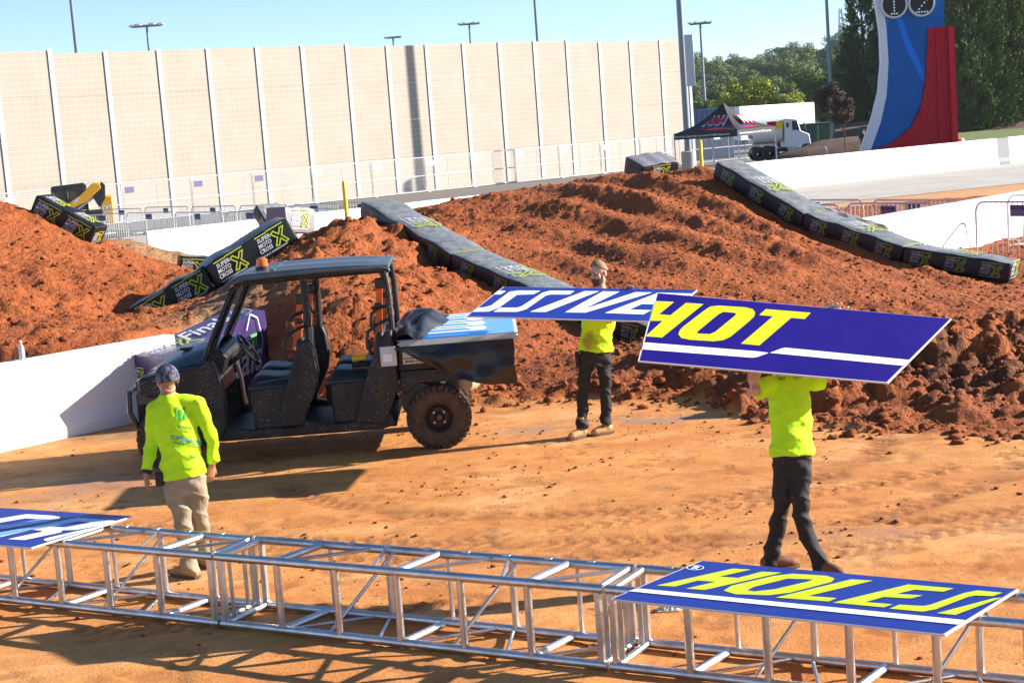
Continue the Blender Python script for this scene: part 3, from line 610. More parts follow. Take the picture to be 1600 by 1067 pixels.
MB().box((p[0]+.12,p[1]-.62,5.),(p[0]+.62,p[1]-.3,8.1)).build('control_box','paint_grey',t,bevel=.02)
b=AY(1313,14,900); t=thing('lattice_tower','faint lattice radio tower beyond the wooded hill','tower',(b[0],b[1],0)); mb=MB()
for sx,sy in ((-1,-1),(1,-1),(1,1),(-1,1)): mb.rod((b[0]+sx*4,b[1]+sy*4,0),(b[0]+sx*.5,b[1]+sy*.5,b[2]),.35,5)
mb.build('legs','galv',t); mb=MB()
for k in range(9): z=b[2]*(.45+.06*k); w_=3.2*(1-z/b[2])+.8; mb.rod((b[0]-w_,b[1],z),(b[0]+w_,b[1],z+4),.2,5).rod((b[0]+w_,b[1],z),(b[0]-w_,b[1],z+4),.2,5)
mb.build('bracing','galv',t)
for px,yt,D_,lab in ((537,283,28.6,'yellow foam marker post on top of the clod pile'),(1094,219,33.,'yellow foam marker post on the crest before the canopy')):
    a=AY(px,yt,D_); zb_=float(hz(a[0],a[1]))-.15; t=thing('marker_post',lab,'marker post',(a[0],a[1],zb_)); MB().loft([(a[0],a[1],zb_),(a[0],a[1],a[2]-.03),(a[0],a[1],a[2])],[.036,.036,.018],10).build('sleeve','yellow_post',t)
    MB().loft([(a[0],a[1],zb_-.15),(a[0],a[1],zb_+.03)],.015,6).build('stake','galv',t)
# --- canopy tent
tp=[AY(1053,207,80),AY(1153,205,77.2),AY(1211,199,80.3)]; p0,p1,p2=[np.array(x) for x in tp]; p3=p0+p2-p1
ze=float(np.mean([p0[2],p1[2],p2[2]])); 
for q_ in (p0,p1,p2,p3): q_[2]=ze
ctr=(p0+p2)/2; pk=ctr.copy(); pk[2]=AY(1130,161,ctr[1])[2]; t=thing('canopy_tent','black pop-up canopy with red and purple swoosh on white legs','tent',(ctr[0],ctr[1],0))
C4=[p0,p1,p2,p3]; mb=MB()
for i in range(4):
    a,b=C4[i],C4[(i+1)%4]; n=8; V=[];Fq=[]
    for u in range(n+1):
        e=a+(b-a)*u/n
        for v in range(n+1):
            s=v/n; q_=e+(pk-e)*s; q_=q_.copy(); q_[2]-=.22*math.sin(math.pi*s)*(1-.0*s); V.append(q_)
    Fq=[(u*(n+1)+v,(u+1)*(n+1)+v,(u+1)*(n+1)+v+1,u*(n+1)+v+1) for u in range(n) for v in range(n)]; mb.add(V,Fq)
mb.build('roof','tent_black',t,smooth=20)
for i in range(4):
    a,b=C4[i],C4[(i+1)%4]; d=nz(b-a); n_=np.array([d[1],-d[0],0]); MB().slab([a+(0,0,.02),b+(0,0,.02),b-(0,0,.3),a-(0,0,.3)],n_*.015).build('valance','tent_black',t,smooth=0)
    if i<2:
        mb=MB(); add_text(mb,"See what's happening in the world of AMA Supercross",a+d*.1+n_*.02-(0,0,.2),d,(0,0,1),.1,np.linalg.norm(b-a)*.85,bold=0.02,lift=.012); mb.build('valance_text','logo_white',t,smooth=0,fix=False)
def tent_pt(i,u,s,l=.03):
    a,b=C4[i],C4[(i+1)%4]; e=a+(b-a)*u; q_=e+(pk-e)*s; q_=q_.copy(); q_[2]-=.22*math.sin(math.pi*s); n_=nz(np.cross(b-a,pk-a)); n_=n_ if n_[2]>0 else -n_; return q_+n_*l
for i in (0,1):
    for m_,s0,s1 in (('tent_red',.06,.15),('tent_purple',.15,.25)):
        mb=MB(); V=[]; k=14
        for j in range(k+1): u=.14+.8*j/k if i==0 else .02+.7*j/k; c=(1-abs(2*(j/k)-1)**2); V+= [tent_pt(i,u,s0+.03*(1-c)+.05*(j/k if i==1 else 1-j/k)),tent_pt(i,u,s0+.03*(1-c)+.05*(j/k if i==1 else 1-j/k)+(s1-s0)*c*.8+.005)]
        mb.add(V,[(2*j,2*j+2,2*j+3,2*j+1) for j in range(k)]); mb.build('swoosh',m_,t,smooth=0,fix=False)
    a,b=C4[i],C4[(i+1)%4]; d=nz(b-a); ev=nz(tent_pt(i,.5,.6)-tent_pt(i,.5,.3)); o_=tent_pt(i,.34,.32,.09); mb=MB(); add_text(mb,'AMA',o_,d,ev,.62,1.25,shear=.25,bold=.05,lift=.05); mb.build('emblem','tent_red' if i==0 else 'logo_white',t,smooth=0,fix=False)
    mb=MB(); add_text(mb,'AMA',o_-d*.07-ev*.05,d,ev,.74,1.4,shear=.25,bold=.09,lift=.02); mb.build('emblem_outline','logo_white' if i==0 else 'tent_red',t,smooth=0,fix=False)
for q_ in C4: MB().box((q_[0]-.03,q_[1]-.03,0),(q_[0]+.03,q_[1]+.03,ze)).build('leg','white_paint',t)
# --- score pylon
PY=85.
def PP(cx,cy): return AY(1350+cx*.2343,cy*.2343,PY)
t0=PP(250,1070); t=thing('score_pylon','blue, white and red curved tower with round number displays','tower',(t0[0],PY,0))
def flat(pts,y0,y1,name,m,ext=None):
    P=[PP(*q_) for q_ in pts]; return MB().prism([(p[0],p[2]) for p in P],y0,y1).build(name,m,t,smooth=25)
flat([(-10,1180),(0,960),(60,780),(100,600),(115,420),(108,200),(85,60),(62,-40),(40,-200),(70,-700),(535,-700),(535,186),(425,190),(412,480),(380,700),(300,860),(160,970),(0,1025),(-40,1180)],PY,PY+.5,'blue_body','blue_paint')
flat([(-60,1180),(-10,960),(50,790),(95,620),(112,420),(104,220),(80,60),(55,-60),(40,-200),(62,-700),(110,-700),(92,-200),(105,-60),(130,50),(150,200),(163,420),(150,640),(110,820),(45,1000),(-10,1180)],PY-.03,PY+.25,'white_band','white_paint')
flat([(-50,1180),(-45,1025),(60,1000),(160,965),(240,915),(310,850),(370,740),(400,600),(412,480),(424,190),(470,188),(500,1180)],PY-.14,PY+1.75,'red_sweep','red_paint')
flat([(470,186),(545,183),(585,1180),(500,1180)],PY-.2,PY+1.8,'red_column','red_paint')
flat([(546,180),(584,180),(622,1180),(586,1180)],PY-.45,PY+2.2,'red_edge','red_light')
flat([(205,100),(245,110),(300,260),(405,490),(403,560),(380,530),(270,310)],PY-.012,PY-.002,'stripe','blue_light')
flat([(150,120),(165,130),(155,190),(150,170)],PY-.012,PY-.002,'stripe','blue_light')
for cx,cy,dg in ((192,36,'1'),(375,24,'2')):
    c=PP(cx,cy); rr_=np.linalg.norm(PP(cx+90,cy)-c); dsp=MB().lathe([(0.001,-.25),(rr_*.9,-.25),(rr_*.9,.2),(0.001,.2)],c,(0,1,0),32).build('display_disc','black_matte',t)
    MB().lathe([(rr_*.86,-.32),(rr_,-.3),(rr_,.1),(rr_*.86,.1)],c,(0,1,0),32).build('bezel','paint_grey',dsp)
    pat={'1':["00100","01100","00100","00100","00100","00100","01110"],'2':["01110","10001","00001","00010","00100","01000","11111"]}[dg]; mb=MB()
    for r_ in range(7):
        for k in range(5):
            if pat[r_][k]=='1': mb.ell((c[0]+(k-2)*rr_*.2,c[1]-.27,c[2]+(3-r_)*rr_*.22),(.055,.03,.055),8,5)
    mb.build('number_dots','white_print',dsp)
a=AY(1497,212,86); tag(MB().loft([(a[0],86,-.05),(a[0],86,.9),(a[0],86,1.0)],[.42,.34,.28],14).build('traffic_barrel','orange',None,off=(a[0],86,0)),'orange traffic barrel at the foot of the red pylon','barrel')
# --- trucks, trailer, container
def W(px,py,y): return AY(px,py,y)
a=W(1152,167,122);b=W(1272,160,128); x0,x1=a[0],b[0]; t=thing('box_trailer','plain white box trailer parked behind the tanker truck','trailer',((x0+x1)/2,125,0))
MB().hexa([(x0,121,1.1),(x1,128,1.1),(x1,131,1.1),(x0,124,1.1),(x0,121,a[2]),(x1,128,b[2]),(x1,131,b[2]),(x0,124,a[2])]).build('cargo_box','truck_white',t,bevel=.04)
for xx in (x1-1.2,x1-2.4): MB().lathe([(.2,-.15),(.5,-.15),(.5,.15),(.2,.15)],(xx,129,.5),(.2,1,0),16).build('wheel','black_matte',t)
MB().box((x0+1,124,.0),(x0+1.2,124.3,1.1)).build('landing_leg','paint_grey',t)
x0=W(1170,190,105)[0];k=W(1262,190,105)[0]-x0; t=thing('tanker_truck','white tanker truck with red and yellow placard facing the mulch bed','truck',(x0+k/2,105,0)); zt=W(1190,184,105)[2]
MB().loft([(x0,105,zt-.85),(x0+k*.04,105,zt-.85),(x0+k*.52,105,zt-.85),(x0+k*.54,105,zt-.85)],[.7,.85,.85,.7],20,(0,0,1)).build('tank','truck_white',t)
MB().box((x0-.02,104.3,zt-1.3),(x0+.12,105.7,zt-.15)).build('tank_end_cabinet','container_blue',t,bevel=.05)
MB().box((x0+k*.27,104.12,zt-.82),(x0+k*.42,104.15,zt-.3)).build('placard','red_light',t); MB().box((x0+k*.42,104.12,zt-.82),(x0+k*.535,104.15,zt-.3)).build('placard','yellow_post',t)
cab=MB().prism([(x0+k*.56,.75),(x0+k*.56,zt-.15),(x0+k*.78,zt-.25),(x0+k*.83,zt-1.0),(x0+k*.97,zt-1.25),(x0+k*1.0,.75)],104.1,105.9).build('cab','truck_white',t,bevel=.05)
MB().prism([(x0+k*.69,zt-.95),(x0+k*.69,zt-.35),(x0+k*.77,zt-.38),(x0+k*.81,zt-.95)],104.07,104.098).build('side_window','glass',cab,smooth=0)
MB().prism([(x0+k*.59,zt-.75),(x0+k*.59,zt-.45),(x0+k*.63,zt-.45),(x0+k*.63,zt-.75)],104.07,104.098).build('side_window','glass',cab,smooth=0)
MB().box((x0+k*.6,104.0,.35),(x0+k*.82,104.4,.8)).build('fuel_tank','paint_grey',t,bevel=.04); MB().box((x0,104.4,.5),(x0+k*.95,105.6,.74)).build('chassis','machine_dark',t)
for xx in (x0+k*.12,x0+k*.33,x0+k*.92):
    for yy in (104.2,105.8): MB().lathe([(.18,-.14),(.46,-.14),(.46,.14),(.18,.14)],(xx,yy,.46),(0,1,0),18).build('wheel','black_matte',t)
MB().rod((x0+k*.9,104.,zt-1),(x0+k*.88,103.9,zt-.5),.05,6).build('mirror','black_matte',t)
a=W(1079,172,118);b=W(1112,171,118); t=thing('shipping_container','ribbed blue-grey shipping container behind the canopy','container',((a[0]+b[0])/2,119.2,0)); MB().box((a[0],118,0),(b[0]+1.5,120.4,a[2])).build('body','container_blue',t,bevel=.03)
for k_ in range(8): MB().box((a[0]+.1+k_*.38,117.94,.1),(a[0]+.28+k_*.38,117.995,a[2]-.1)).build('rib','container_blue',t)
for px0,px1,yt,D_,lab in ((1250,1278,193,119,'dark green dumpster parked beside the tanker truck'),(1277,1300,191,126,'dark green dumpster further back behind the mulch bed')):
    a=W(px0,yt,D_);b=W(px1,yt,D_); t=thing('dumpster',lab,'dumpster',((a[0]+b[0])/2,D_+.7,0)); MB().hexa([(a[0]+.1,D_,.1),(b[0]-.1,D_,.1),(b[0]-.1,D_+1.4,.1),(a[0]+.1,D_+1.4,.1),(a[0],D_,a[2]-.2),(b[0],D_,a[2]-.2),(b[0],D_+1.4,a[2]-.05),(a[0],D_+1.4,a[2]-.05)]).build('bin','dark_green',t,bevel=.02)
    MB().box((a[0]-.03,D_-.03,a[2]-.19),(b[0]+.03,D_+1.43,a[2]-.1)).build('lid','machine_dark',t); MB().box((a[0]+.1,D_+.1,0),(b[0]-.1,D_+1.3,.1)).build('skid','machine_dark',t)
bp0=G(1265,238)[:2]; crowd_barrier((W(1278,230,92)[0],92,0),.05,'single mesh barrier standing alone before the mulch bed','lone barrier',wd=1.0,h=.95,sign=False)
# --- mulch bed, verge
def blob(name,c,rx,ry,h,m,seed,n=40):
    xs=np.linspace(-1,1,n); A,B=np.meshgrid(xs,xs); r=np.hypot(A,B); z=h*np.clip(1-r**2,0,1)**.8*(1+.5*(fbm(A*3+5,B*3,seed,4)-.5))-.06*(r>1)
    me=grid_mesh(name,c[0]+A*rx,c[1]+B*ry,z+.0); me.materials.append(M[m]); o=bpy.data.objects.new(name,me); COL.objects.link(o); return struct(o)
mb_c=W(1320,205,104); blob('mulch_bed',(mb_c[0]+.5,104),5.5,6,1.1,'mulch',5)
sheet('grass_verge',[W(1215,240,88)[:2],W(1380,230,88)[:2],W(1380,215,100)[:2],W(1225,225,100)[:2]],.004,'grass')
rv=[(26.,83.),(70,110),(80,170),(30,135)]; sheet('grass_bank',rv,.003,'grass'); blob('mulch_bank',(56,166),36,26,1.6,'mulch',9)
# ================================================================ vegetation
def leaf_mesh(name,pts,nrm,size,m,seed,k=1,asp=.55,ud=None):
    r=np.random.default_rng(seed); N=len(pts); d=nrm+r.normal(size=(N,3))*.8; d/=np.linalg.norm(d,axis=1)[:,None]+1e-9
    u=np.cross(d,r.normal(size=(N,3))); u/=np.linalg.norm(u,axis=1)[:,None]+1e-9; 
    if ud is not None: u=ud+.35*r.normal(size=(N,3)); u/=np.linalg.norm(u,axis=1)[:,None]; d=np.cross(u,r.normal(size=(N,3))); d/=np.linalg.norm(d,axis=1)[:,None]+1e-9
    v=np.cross(d,u); s=size*(.6+.8*r.random((N,1)))
    P=np.stack([pts-u*s,pts+v*s*asp,pts+u*s,pts-v*s*asp],1).reshape(-1,3); q_=np.arange(N*4).reshape(-1,4)
    me=bpy.data.meshes.new(name); me.vertices.add(len(P)); me.vertices.foreach_set('co',P.ravel()); me.loops.add(N*4); me.loops.foreach_set('vertex_index',q_.ravel()); me.polygons.add(N); me.polygons.foreach_set('loop_start',np.arange(N)*4); me.update(); me.validate(); me.materials.append(M[m]); return me
def conifer_data(h,rad,n,seed,m):       # dense pyramid of upright feathery sprays in lumpy boughs
    r=np.random.default_rng(seed); P=[];Nn=[];Ud=[]; k=44; nb=n//k; lump=r.random((9,14))
    for i in range(nb):
        t_=1-math.sqrt(r.random()); a=r.random()*6.283; lu=lump[int(t_*8.99),int((a/6.283+.07*math.sin(t_*9))*13.99)%14]
        R_=rad*((1-t_)**.8*.95+.05)*(.62+.5*lu)*(.55+.45*r.random()**.35); z=h*t_*.97+.1+.5*(lu-.5); di=np.array([math.cos(a),math.sin(a),0]); ax=nz(di*.75+np.array([0,0,.85])+r.normal(size=3)*.15)
        L=.5+.65*r.random(); s_=r.random(k); c=di*max(0,R_-.25)+np.array([0,0,z-.3])
        pts=c+ax*(L*s_)[:,None]+r.normal(size=(k,3))*(.17*(1.1-s_))[:,None]; P.append(pts); Nn.append(np.tile(di,(k,1))); Ud.append(np.tile(ax,(k,1)))
    return leaf_mesh('foliage',np.vstack(P),np.vstack(Nn),.14,m,seed+1,asp=.3,ud=np.vstack(Ud))
def broad_data(h,rad,n,seed,m,leaf=.32,trunk=.25,clumps=26):
    r=np.random.default_rng(seed); P=[];Nn=[]; c0=np.array([0,0,h*(trunk+.5*(1-trunk))]); R=np.array([rad,rad,h*(1-trunk)*.5])
    for i in range(clumps):
        d=r.normal(size=3); d/=np.linalg.norm(d); c=c0+d*R*(.35+.5*r.random()); rr=rad*(.26+.22*r.random()); k=int(n/clumps)
        q_=r.normal(size=(k,3)); q_/=np.linalg.norm(q_,axis=1)[:,None]; rd_=rr*(r.random((k,1))**.35); P.append(c+q_*rd_*np.array([1,1,.75])); Nn.append(q_+np.array([0,0,.3]))
    return leaf_mesh('foliage',np.vstack(P),np.vstack(Nn),leaf,m,seed+1)
def trunk_data(h,r,limbs,seed,rad):
    rr=random.Random(seed); mb=MB(); mb.loft([(0,0,-.3),(.03*h*.1,0,h*.3),(0,.02*h*.1,h*.85)],[r,r*.7,r*.15],8)
    for i in range(limbs):
        a=rr.random()*6.28; z=h*(.25+.5*rr.random()); mb.loft([(0,0,z),(math.cos(a)*rad*.4,math.sin(a)*rad*.4,z+h*.1),(math.cos(a)*rad*.75,math.sin(a)*rad*.75,z+h*.17)],[r*.4,r*.25,r*.08],5)
    return mb.mesh('trunk','bark')
def tree(name,label,cat,loc,fol,trk,scale=1.,rz=0.,group=None,sxy=1.):
    t=thing(name,label,cat,loc,rz,group,world=False); t.scale=(scale*sxy,scale*sxy,scale)
    for nm,me in (('trunk',trk),('crown',fol)): o=bpy.data.objects.new(nm,me); COL.objects.link(o); o.parent=t
    return t
con=[conifer_data(17,4.2,62000,s,'leaf_dark') for s in (11,12)]; cont=trunk_data(17,.3,0,1,2)
con_m=[conifer_data(17,4.2,62000,s,'leaf_mid') for s in (15,)]
cz_=0.
for i,(px,D_,sc_,k,lab) in enumerate([(1518,146,1.22,'d','dense dark conifer right behind the red pylon column'),(1570,150,1.4,'m','tall brighter green conifer second from the pylon'),(1622,153,1.5,'d','tall dark conifer third from the pylon'),(1354,168,1.02,'d','narrow dark conifer on the other side of the pylon, above the small red tree'),(1478,162,1.3,'d','dark conifer mostly hidden behind the pylon'),(1545,170,1.6,'d','dark conifer standing behind the front conifer row'),(1600,178,1.75,'m','tall green conifer behind the front row')]):
    b=AY(px,205,D_); tree('conifer_tree',lab,'tree',(b[0],D_,cz_),(con_m[0] if k=='m' else con[i%2]),cont,sc_,i*1.3,'conifers around the pylon',sxy=.95 if px!=1356 else .8)
bA=[broad_data(11,4.6,16000,s,m,leaf=.2,clumps=34,trunk=.12) for s,m in ((21,'leaf_mid'),(22,'leaf_blue'),(23,'leaf_yellow'),(24,'leaf_mid'))]; bt=trunk_data(11,.25,5,3,4)
redc=broad_data(5,1.6,5000,31,'leaf_red',leaf=.09,trunk=.4,clumps=16); redt=trunk_data(5,.07,5,4,1.4)
for px,yb,yt,D_,lab in ((1297,205,128,103,'taller dark reddish ornamental tree on the mulch bed'),(1320,222,148,97,'smaller ornamental tree with red blossom on the mulch bed')):
    a=AY(px,yb,D_);b=AY(px,yt,D_); tree('ornamental_tree',lab,'tree',(a[0],D_,max(0.,a[2]-.3)),redc,redt,(b[2]-max(0,a[2]-.3))/5.,px,'ornamental trees')
# wooded hill
def hill_h(x,y): 
    return 12*np.exp(-((x-150)/140.)**2-((y-640)/210.)**2)+9*np.exp(-((x-330)/120.)**2-((y-560)/150.)**2)+3*np.exp(-((x-60)/90.)**2-((y-520)/160.)**2)
hx,hy=np.meshgrid(np.linspace(-150,700,70),np.linspace(230,1000,60)); me=grid_mesh('hill',hx,hy,hill_h(hx,hy)-1.5); me.materials.append(M['mulch']); o=bpy.data.objects.new('hill',me); COL.objects.link(o); struct(o)
rt=random.Random(5); 
def skyl(px): return np.interp(px,[1064,1100,1150,1200,1250,1300,1340,1380,1450,1700],[88,80,84,77,64,47,46,42,40,30])
def put(px,D_,yt,k,lab,grp):
    a=AY(px,160,D_); z=float(hill_h(a[0],D_))-1.5 if D_>230 else 0.; z=max(z,-.2); sc_=max(.35,(AY(px,yt,D_)[2]-z)/10.8); tree('broadleaf_tree',lab,'tree',(a[0],D_,z),bA[k],bt,sc_,rt.random()*6,grp,sxy=.85+.3*rt.random())
for px,D_,sc_,lab in ((1168,165,118,'bright yellow-green tree above the white trailer'),(1222,185,142,'smaller yellow-green tree beside the thin pole'),(1140,195,140,'yellow-green tree half behind the high-mast light')): put(px,D_,sc_,2,lab,'yellow-green trees')
for i in range(64):
    D_=230+ (i%8)*52+rt.random()*30; px=1064+ ((i//8)+rt.random())*44; put(px,D_,skyl(px)+(62-9*(i%8))*(.6+.4*rt.random())+9*rt.random(),rt.choice([0,1,3,0]),'broadleaf tree in the woods covering the far hill','trees on the wooded hill')
for i in range(12): put(1075+i*26+rt.random()*12,205+rt.random()*18,148+22*rt.random(),rt.choice([0,1,3]),'broadleaf tree at the foot of the wooded hill behind the trucks','trees at the foot of the hill')
for i in range(10): put(1400+i*40+rt.random()*20,240+rt.random()*60,40+30*rt.random(),rt.choice([0,1]),'broadleaf tree behind the conifers beyond the pylon','trees behind the conifers')

# ================================================================ track blocks
def stroke(mb,pts,w_,mi,z):
    pts=[np.array(p,float) for p in pts]
    for i in range(len(pts)-1):
        a,b=pts[i],pts[i+1]; d=nz(np.r_[b-a,0])[:2]; n=np.array([-d[1],d[0]])*w_/2; e=d*w_*.35
        mb.add([(*(a-n-e),z+i*.0006),(*(b-n+e),z+i*.0006),(*(b+n+e),z+i*.0006),(*(a+n-e),z+i*.0006)],[(0,1,2,3)],mi)
lg=MB()
for i,tx in enumerate(('SUPER','MOTO','CROSS')): add_text(lg,tx,(.02-.035*i,.36-.165*i,0),(1,0,0),(0,1,0),.125,.46,mi=0,shear=.18,bold=.018,lift=.001)
add_text(lg,'WORLD CHAMPIONSHIP',(-.06,-.1,0),(1,0,0),(0,1,0),.05,.92,mi=0,shear=.1,bold=.012,lift=.001)
stroke(lg,[(0,.55),(.4,.55)],.035,1,.001); stroke(lg,[(.42,.57),(1,.57)],.035,1,.001)
stroke(lg,[(.66,.22),(.5,.42),(.62,.46),(.74,.3),(.86,.46),(.98,.46),(.8,.22)],.04,1,.001)
stroke(lg,[(.66,.24),(.5,0.02),(.6,0.0),(.73,.16)],.04,1,.006); stroke(lg,[(.8,.24),(.94,.0),(.84,-.02),(.73,.17)],.04,1,.006)
LOGO=lg.mesh('logo_print',['logo_white','logo_yellow'],smooth=0,fix=False); LOGOD=lg.mesh('logo_print',['logo_white_dusty','logo_yellow_dusty'],smooth=0,fix=False)
def place_logo(parent,o,u,v,s,base,name='logo_print',dim=False):
    ob=bpy.data.objects.new(name,LOGOD if dim else LOGO); COL.objects.link(ob); ob.parent=parent; u,v=nz(u),nz(v); n=np.cross(u,v); o=np.asarray(o)-np.asarray(base)
    ob.matrix_local=Matrix(((u[0]*s,v[0]*s,n[0]*s,o[0]),(u[1]*s,v[1]*s,n[1]*s,o[1]),(u[2]*s,v[2]*s,n[2]*s,o[2]),(0,0,0,1)))
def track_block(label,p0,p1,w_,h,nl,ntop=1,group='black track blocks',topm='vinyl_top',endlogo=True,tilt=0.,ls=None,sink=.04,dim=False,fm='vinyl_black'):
    p0=np.array(p0,float);p1=np.array(p1,float); ex=nz(p1-p0); zz=np.array([0,0,1.]); ey=nz(np.cross(zz,ex)); ez=np.cross(ex,ey); 
    if tilt: ey,ez=ey*math.cos(tilt)+ez*math.sin(tilt),ez*math.cos(tilt)-ey*math.sin(tilt)
    L=np.linalg.norm(p1-p0); base=(p0+p1)/2; t=thing('track_block',label,'track block',base,0,group); p0=p0-ez*sink
    nx,ny,nzv=18,5,4; rs=np.random.default_rng(int(abs(p0[0]*1000))%9999); ph=rs.random(6)*6
    def P(u,v,w): # puffed vinyl cover over foam
        sag=.012*math.sin(u*nl*math.pi*2+ph[0])+.008*math.sin(u*17+ph[1]); pu=.016*math.sin(math.pi*u)**.3
        q_=p0+ex*(L*u)+ey*(w_*v)+ez*(h*w); q_=q_+ez*((w-.5)*2*pu*math.sin(math.pi*v)**.5 if w in(0,1) else 0)+ez*(sag if w>.5 else 0); 
        if v in (0,1): q_=q_+ey*((v-.5)*2*(.018*math.sin(math.pi*w)+.006*math.sin(u*23+w*5+ph[2])))
        return q_
    def face(fn,a,b):
        V=[fn(i/a,j/b) for i in range(a+1) for j in range(b+1)]; return V,[(i*(b+1)+j,(i+1)*(b+1)+j,(i+1)*(b+1)+j+1,i*(b+1)+j+1) for i in range(a) for j in range(b)]
    mb=MB()
    for fn,a,b,mi in ((lambda u,v:P(u,0,v),nx,nzv,0),(lambda u,v:P(u,1,v),nx,nzv,0),(lambda u,v:P(u,v,1),nx,ny,1),(lambda u,v:P(u,v,0),nx,ny,0),(lambda u,v:P(0,u,v),ny,nzv,0),(lambda u,v:P(1,u,v),ny,nzv,0)):
        V,Fq=face(fn,a,b); mb.add(V,Fq,mi)
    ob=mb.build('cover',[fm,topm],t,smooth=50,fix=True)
    b_=bmesh.new(); b_.from_mesh(ob.data); bmesh.ops.remove_doubles(b_,verts=b_.verts,dist=.0005); bmesh.ops.recalc_face_normals(b_,faces=b_.faces); b_.to_mesh(ob.data); b_.free()
    bv=ob.modifiers.new('b','BEVEL'); bv.width=.018; bv.segments=2; bv.limit_method='ANGLE'
    s=ls or min(.74*L/nl,h/.85)
    for k in range(nl): place_logo(t,p0+ex*(L*(k+.5)/nl-s*.48)+ez*(h*.5-s*.22)-ey*.03,ex,ez,s,base,dim=dim)
    s2=min(w_*1.1,L*.62/max(1,ntop))
    for k in range(ntop): place_logo(t,p0+ex*(L*(k+.5)/ntop-s2*.48)+ey*(w_*.5-s2*.22)+ez*(h+.033),ex,ey,s2,base)
    if endlogo: place_logo(t,p0+ex*(L+.012)+ey*(w_*.12)+ez*(h*.32),ey,ez,w_*.7,base)
    return t
Bk=lambda a,d: AY(a[0],a[1],d)
# right-hand row on the big mound
E_=[(1113,274,31.6),(1252,358,29.6),(1408,412,27.9),(1578,439,26.9)]
for i in range(3):
    a=AY(*E_[i]);b=AY(*E_[i+1]); d=b-a; track_block(['black track block highest on the big mound beside the canopy','black track block in the middle of the curving row on the mound','black track block at the foot of the curving row, its end face showing'][i],a+d*.012,b-d*.012,.62,.34,3,1,'curving row of track blocks on the big mound',dim=True,ls=.36)
# centre row
C_=[(563,340,30.2),(705,426,26.6),(870,500,24.0),(1012,544,22.2)]
for i in range(3):
    a=AY(*C_[i]);b=AY(*C_[i+1]); d=b-a; track_block(['black track block on the crest next to the yellow post','black track block halfway down the mound above the utility vehicle','black track block behind the worker with tan boots'][i],a+d*.01,b-d*.01,.66,.36,3,1,'row of track blocks down the middle of the mound',dim=True,ls=.38)
# left row on the clod pile
B_=[(222,520,27.4),(340,452,27.6),(468,374,28.2)]
for i in range(2):
    a=AY(*B_[i]);b=AY(*B_[i+1]); d=b-a; track_block(['black track block low on the clod pile, half buried','black track block leaning up the clod pile with a large logo'][i],a+d*.01,b-d*.01,.6,.46,2,1,'track blocks up the side of the clod pile',ls=.56,sink=.0)
track_block('black two-logo track block perched on the far dirt mound by the loader',AY(46,334,36.6),AY(138,385,36.2),.55,.5,2,2,'lone track blocks',topm='vinyl_black',ls=.62)
a=AY(281,432,37.);b=AY(362,436,37.4); track_block('small black track block lying flat before the white track wall',a,b,.5,.52,2,0,'lone track blocks',endlogo=False,ls=.55)
a=AY(395,334,45.);b=AY(426,388,44.2); track_block('weathered grey-topped track block tilted against the white track wall',a,b,.7,.4,1,1,'lone track blocks',ls=.5)
a=AY(446,360,40.);b=AY(492,362,41.); track_block('grey end of a track block behind the clod pile',a,b,.6,.62,1,0,'lone track blocks',fm='grey_vinyl',endlogo=False)
a=AY(1002,284,37.);b=AY(1058,276,37.5); track_block('black track block with pale top beyond the crest of the big mound',a,b,.7,.42,1,0,'lone track blocks',topm='grey_vinyl',tilt=.35)
# purple draped block by the white wall (right)
a=AY(1283,352,31.0);b=AY(1390,376,31.4); ex=nz(b-a); mid=(a+b)/2; t=thing('draped_block','pale purple draped block lying behind the track blocks by the white wall','track block',mid); ez=np.array([0,0,1.]); ey=nz(np.cross(ez,ex)); mb=MB()
L=np.linalg.norm(b-a); V=[];n=14
for i in range(n+1):
    for j,(v,w_) in enumerate(((0,-.35),(-.03,.1),(.0,.36),(.3,.42),(.62,.38),(.66,.1),(.66,-.35))): V.append(a+ex*L*i/n+ey*(v+.02*math.sin(i*1.7+j))+ez*(w_*(1-.25*i/n)+.02*math.sin(i*2.3+j*2)))
mb.add(V,[(i*7+j,(i+1)*7+j,(i+1)*7+j+1,i*7+j+1) for i in range(n) for j in range(6)]+[tuple(range(7)),tuple(range(n*7,n*7+7))]); mb.build('drape','grey_vinyl',t)
MB().slab([a+ez*-.3-ex*.02,a+ey*.6+ez*-.3-ex*.02,a+ey*.62+ez*.4-ex*.03,a+ey*.3+ez*.45-ex*.03,a+ez*.38-ex*.03],-ex*.02).build('end_flap','purple_vinyl',t)
# Finals box
f1=G(216,656);f2=f1+(G(300,676)-f1)*.62;f3=G(424,596);  f4=f1+(f3-f2); Hh=(.82,.82,1.0,1.0); base=(f1+f3)/2; t=thing('draped_start_box','purple vinyl covered box with Finals lettering behind the utility vehicle','box',base)
def fp(u,v,w): # u along the long side, v across (0 = long face to the camera)
    q_=f2*(1-u)*(1-v)+f3*u*(1-v)+f1*(1-u)*v+f4*u*v; q_=q_.copy(); q_[2]=w*(.84+.18*u); return q_
mb=MB(); nu,nv,nw=26,10,10; rw=np.random.default_rng(2)
def sheetf(fn,a,b): return [fn(i/a,j/b) for i in range(a+1) for j in range(b+1)],[(i*(b+1)+j,(i+1)*(b+1)+j,(i+1)*(b+1)+j+1,i*(b+1)+j+1) for i in range(a) for j in range(b)]
nl_=nz(np.cross(f3-f2,(0,0,1))); ne_=nz(np.cross(f2-f1,(0,0,1)))
def fold(u,w): return .018*math.sin((u*9+w*5))*math.sin(math.pi*w)+.012*math.sin(u*21-w*9)*math.sin(math.pi*w)
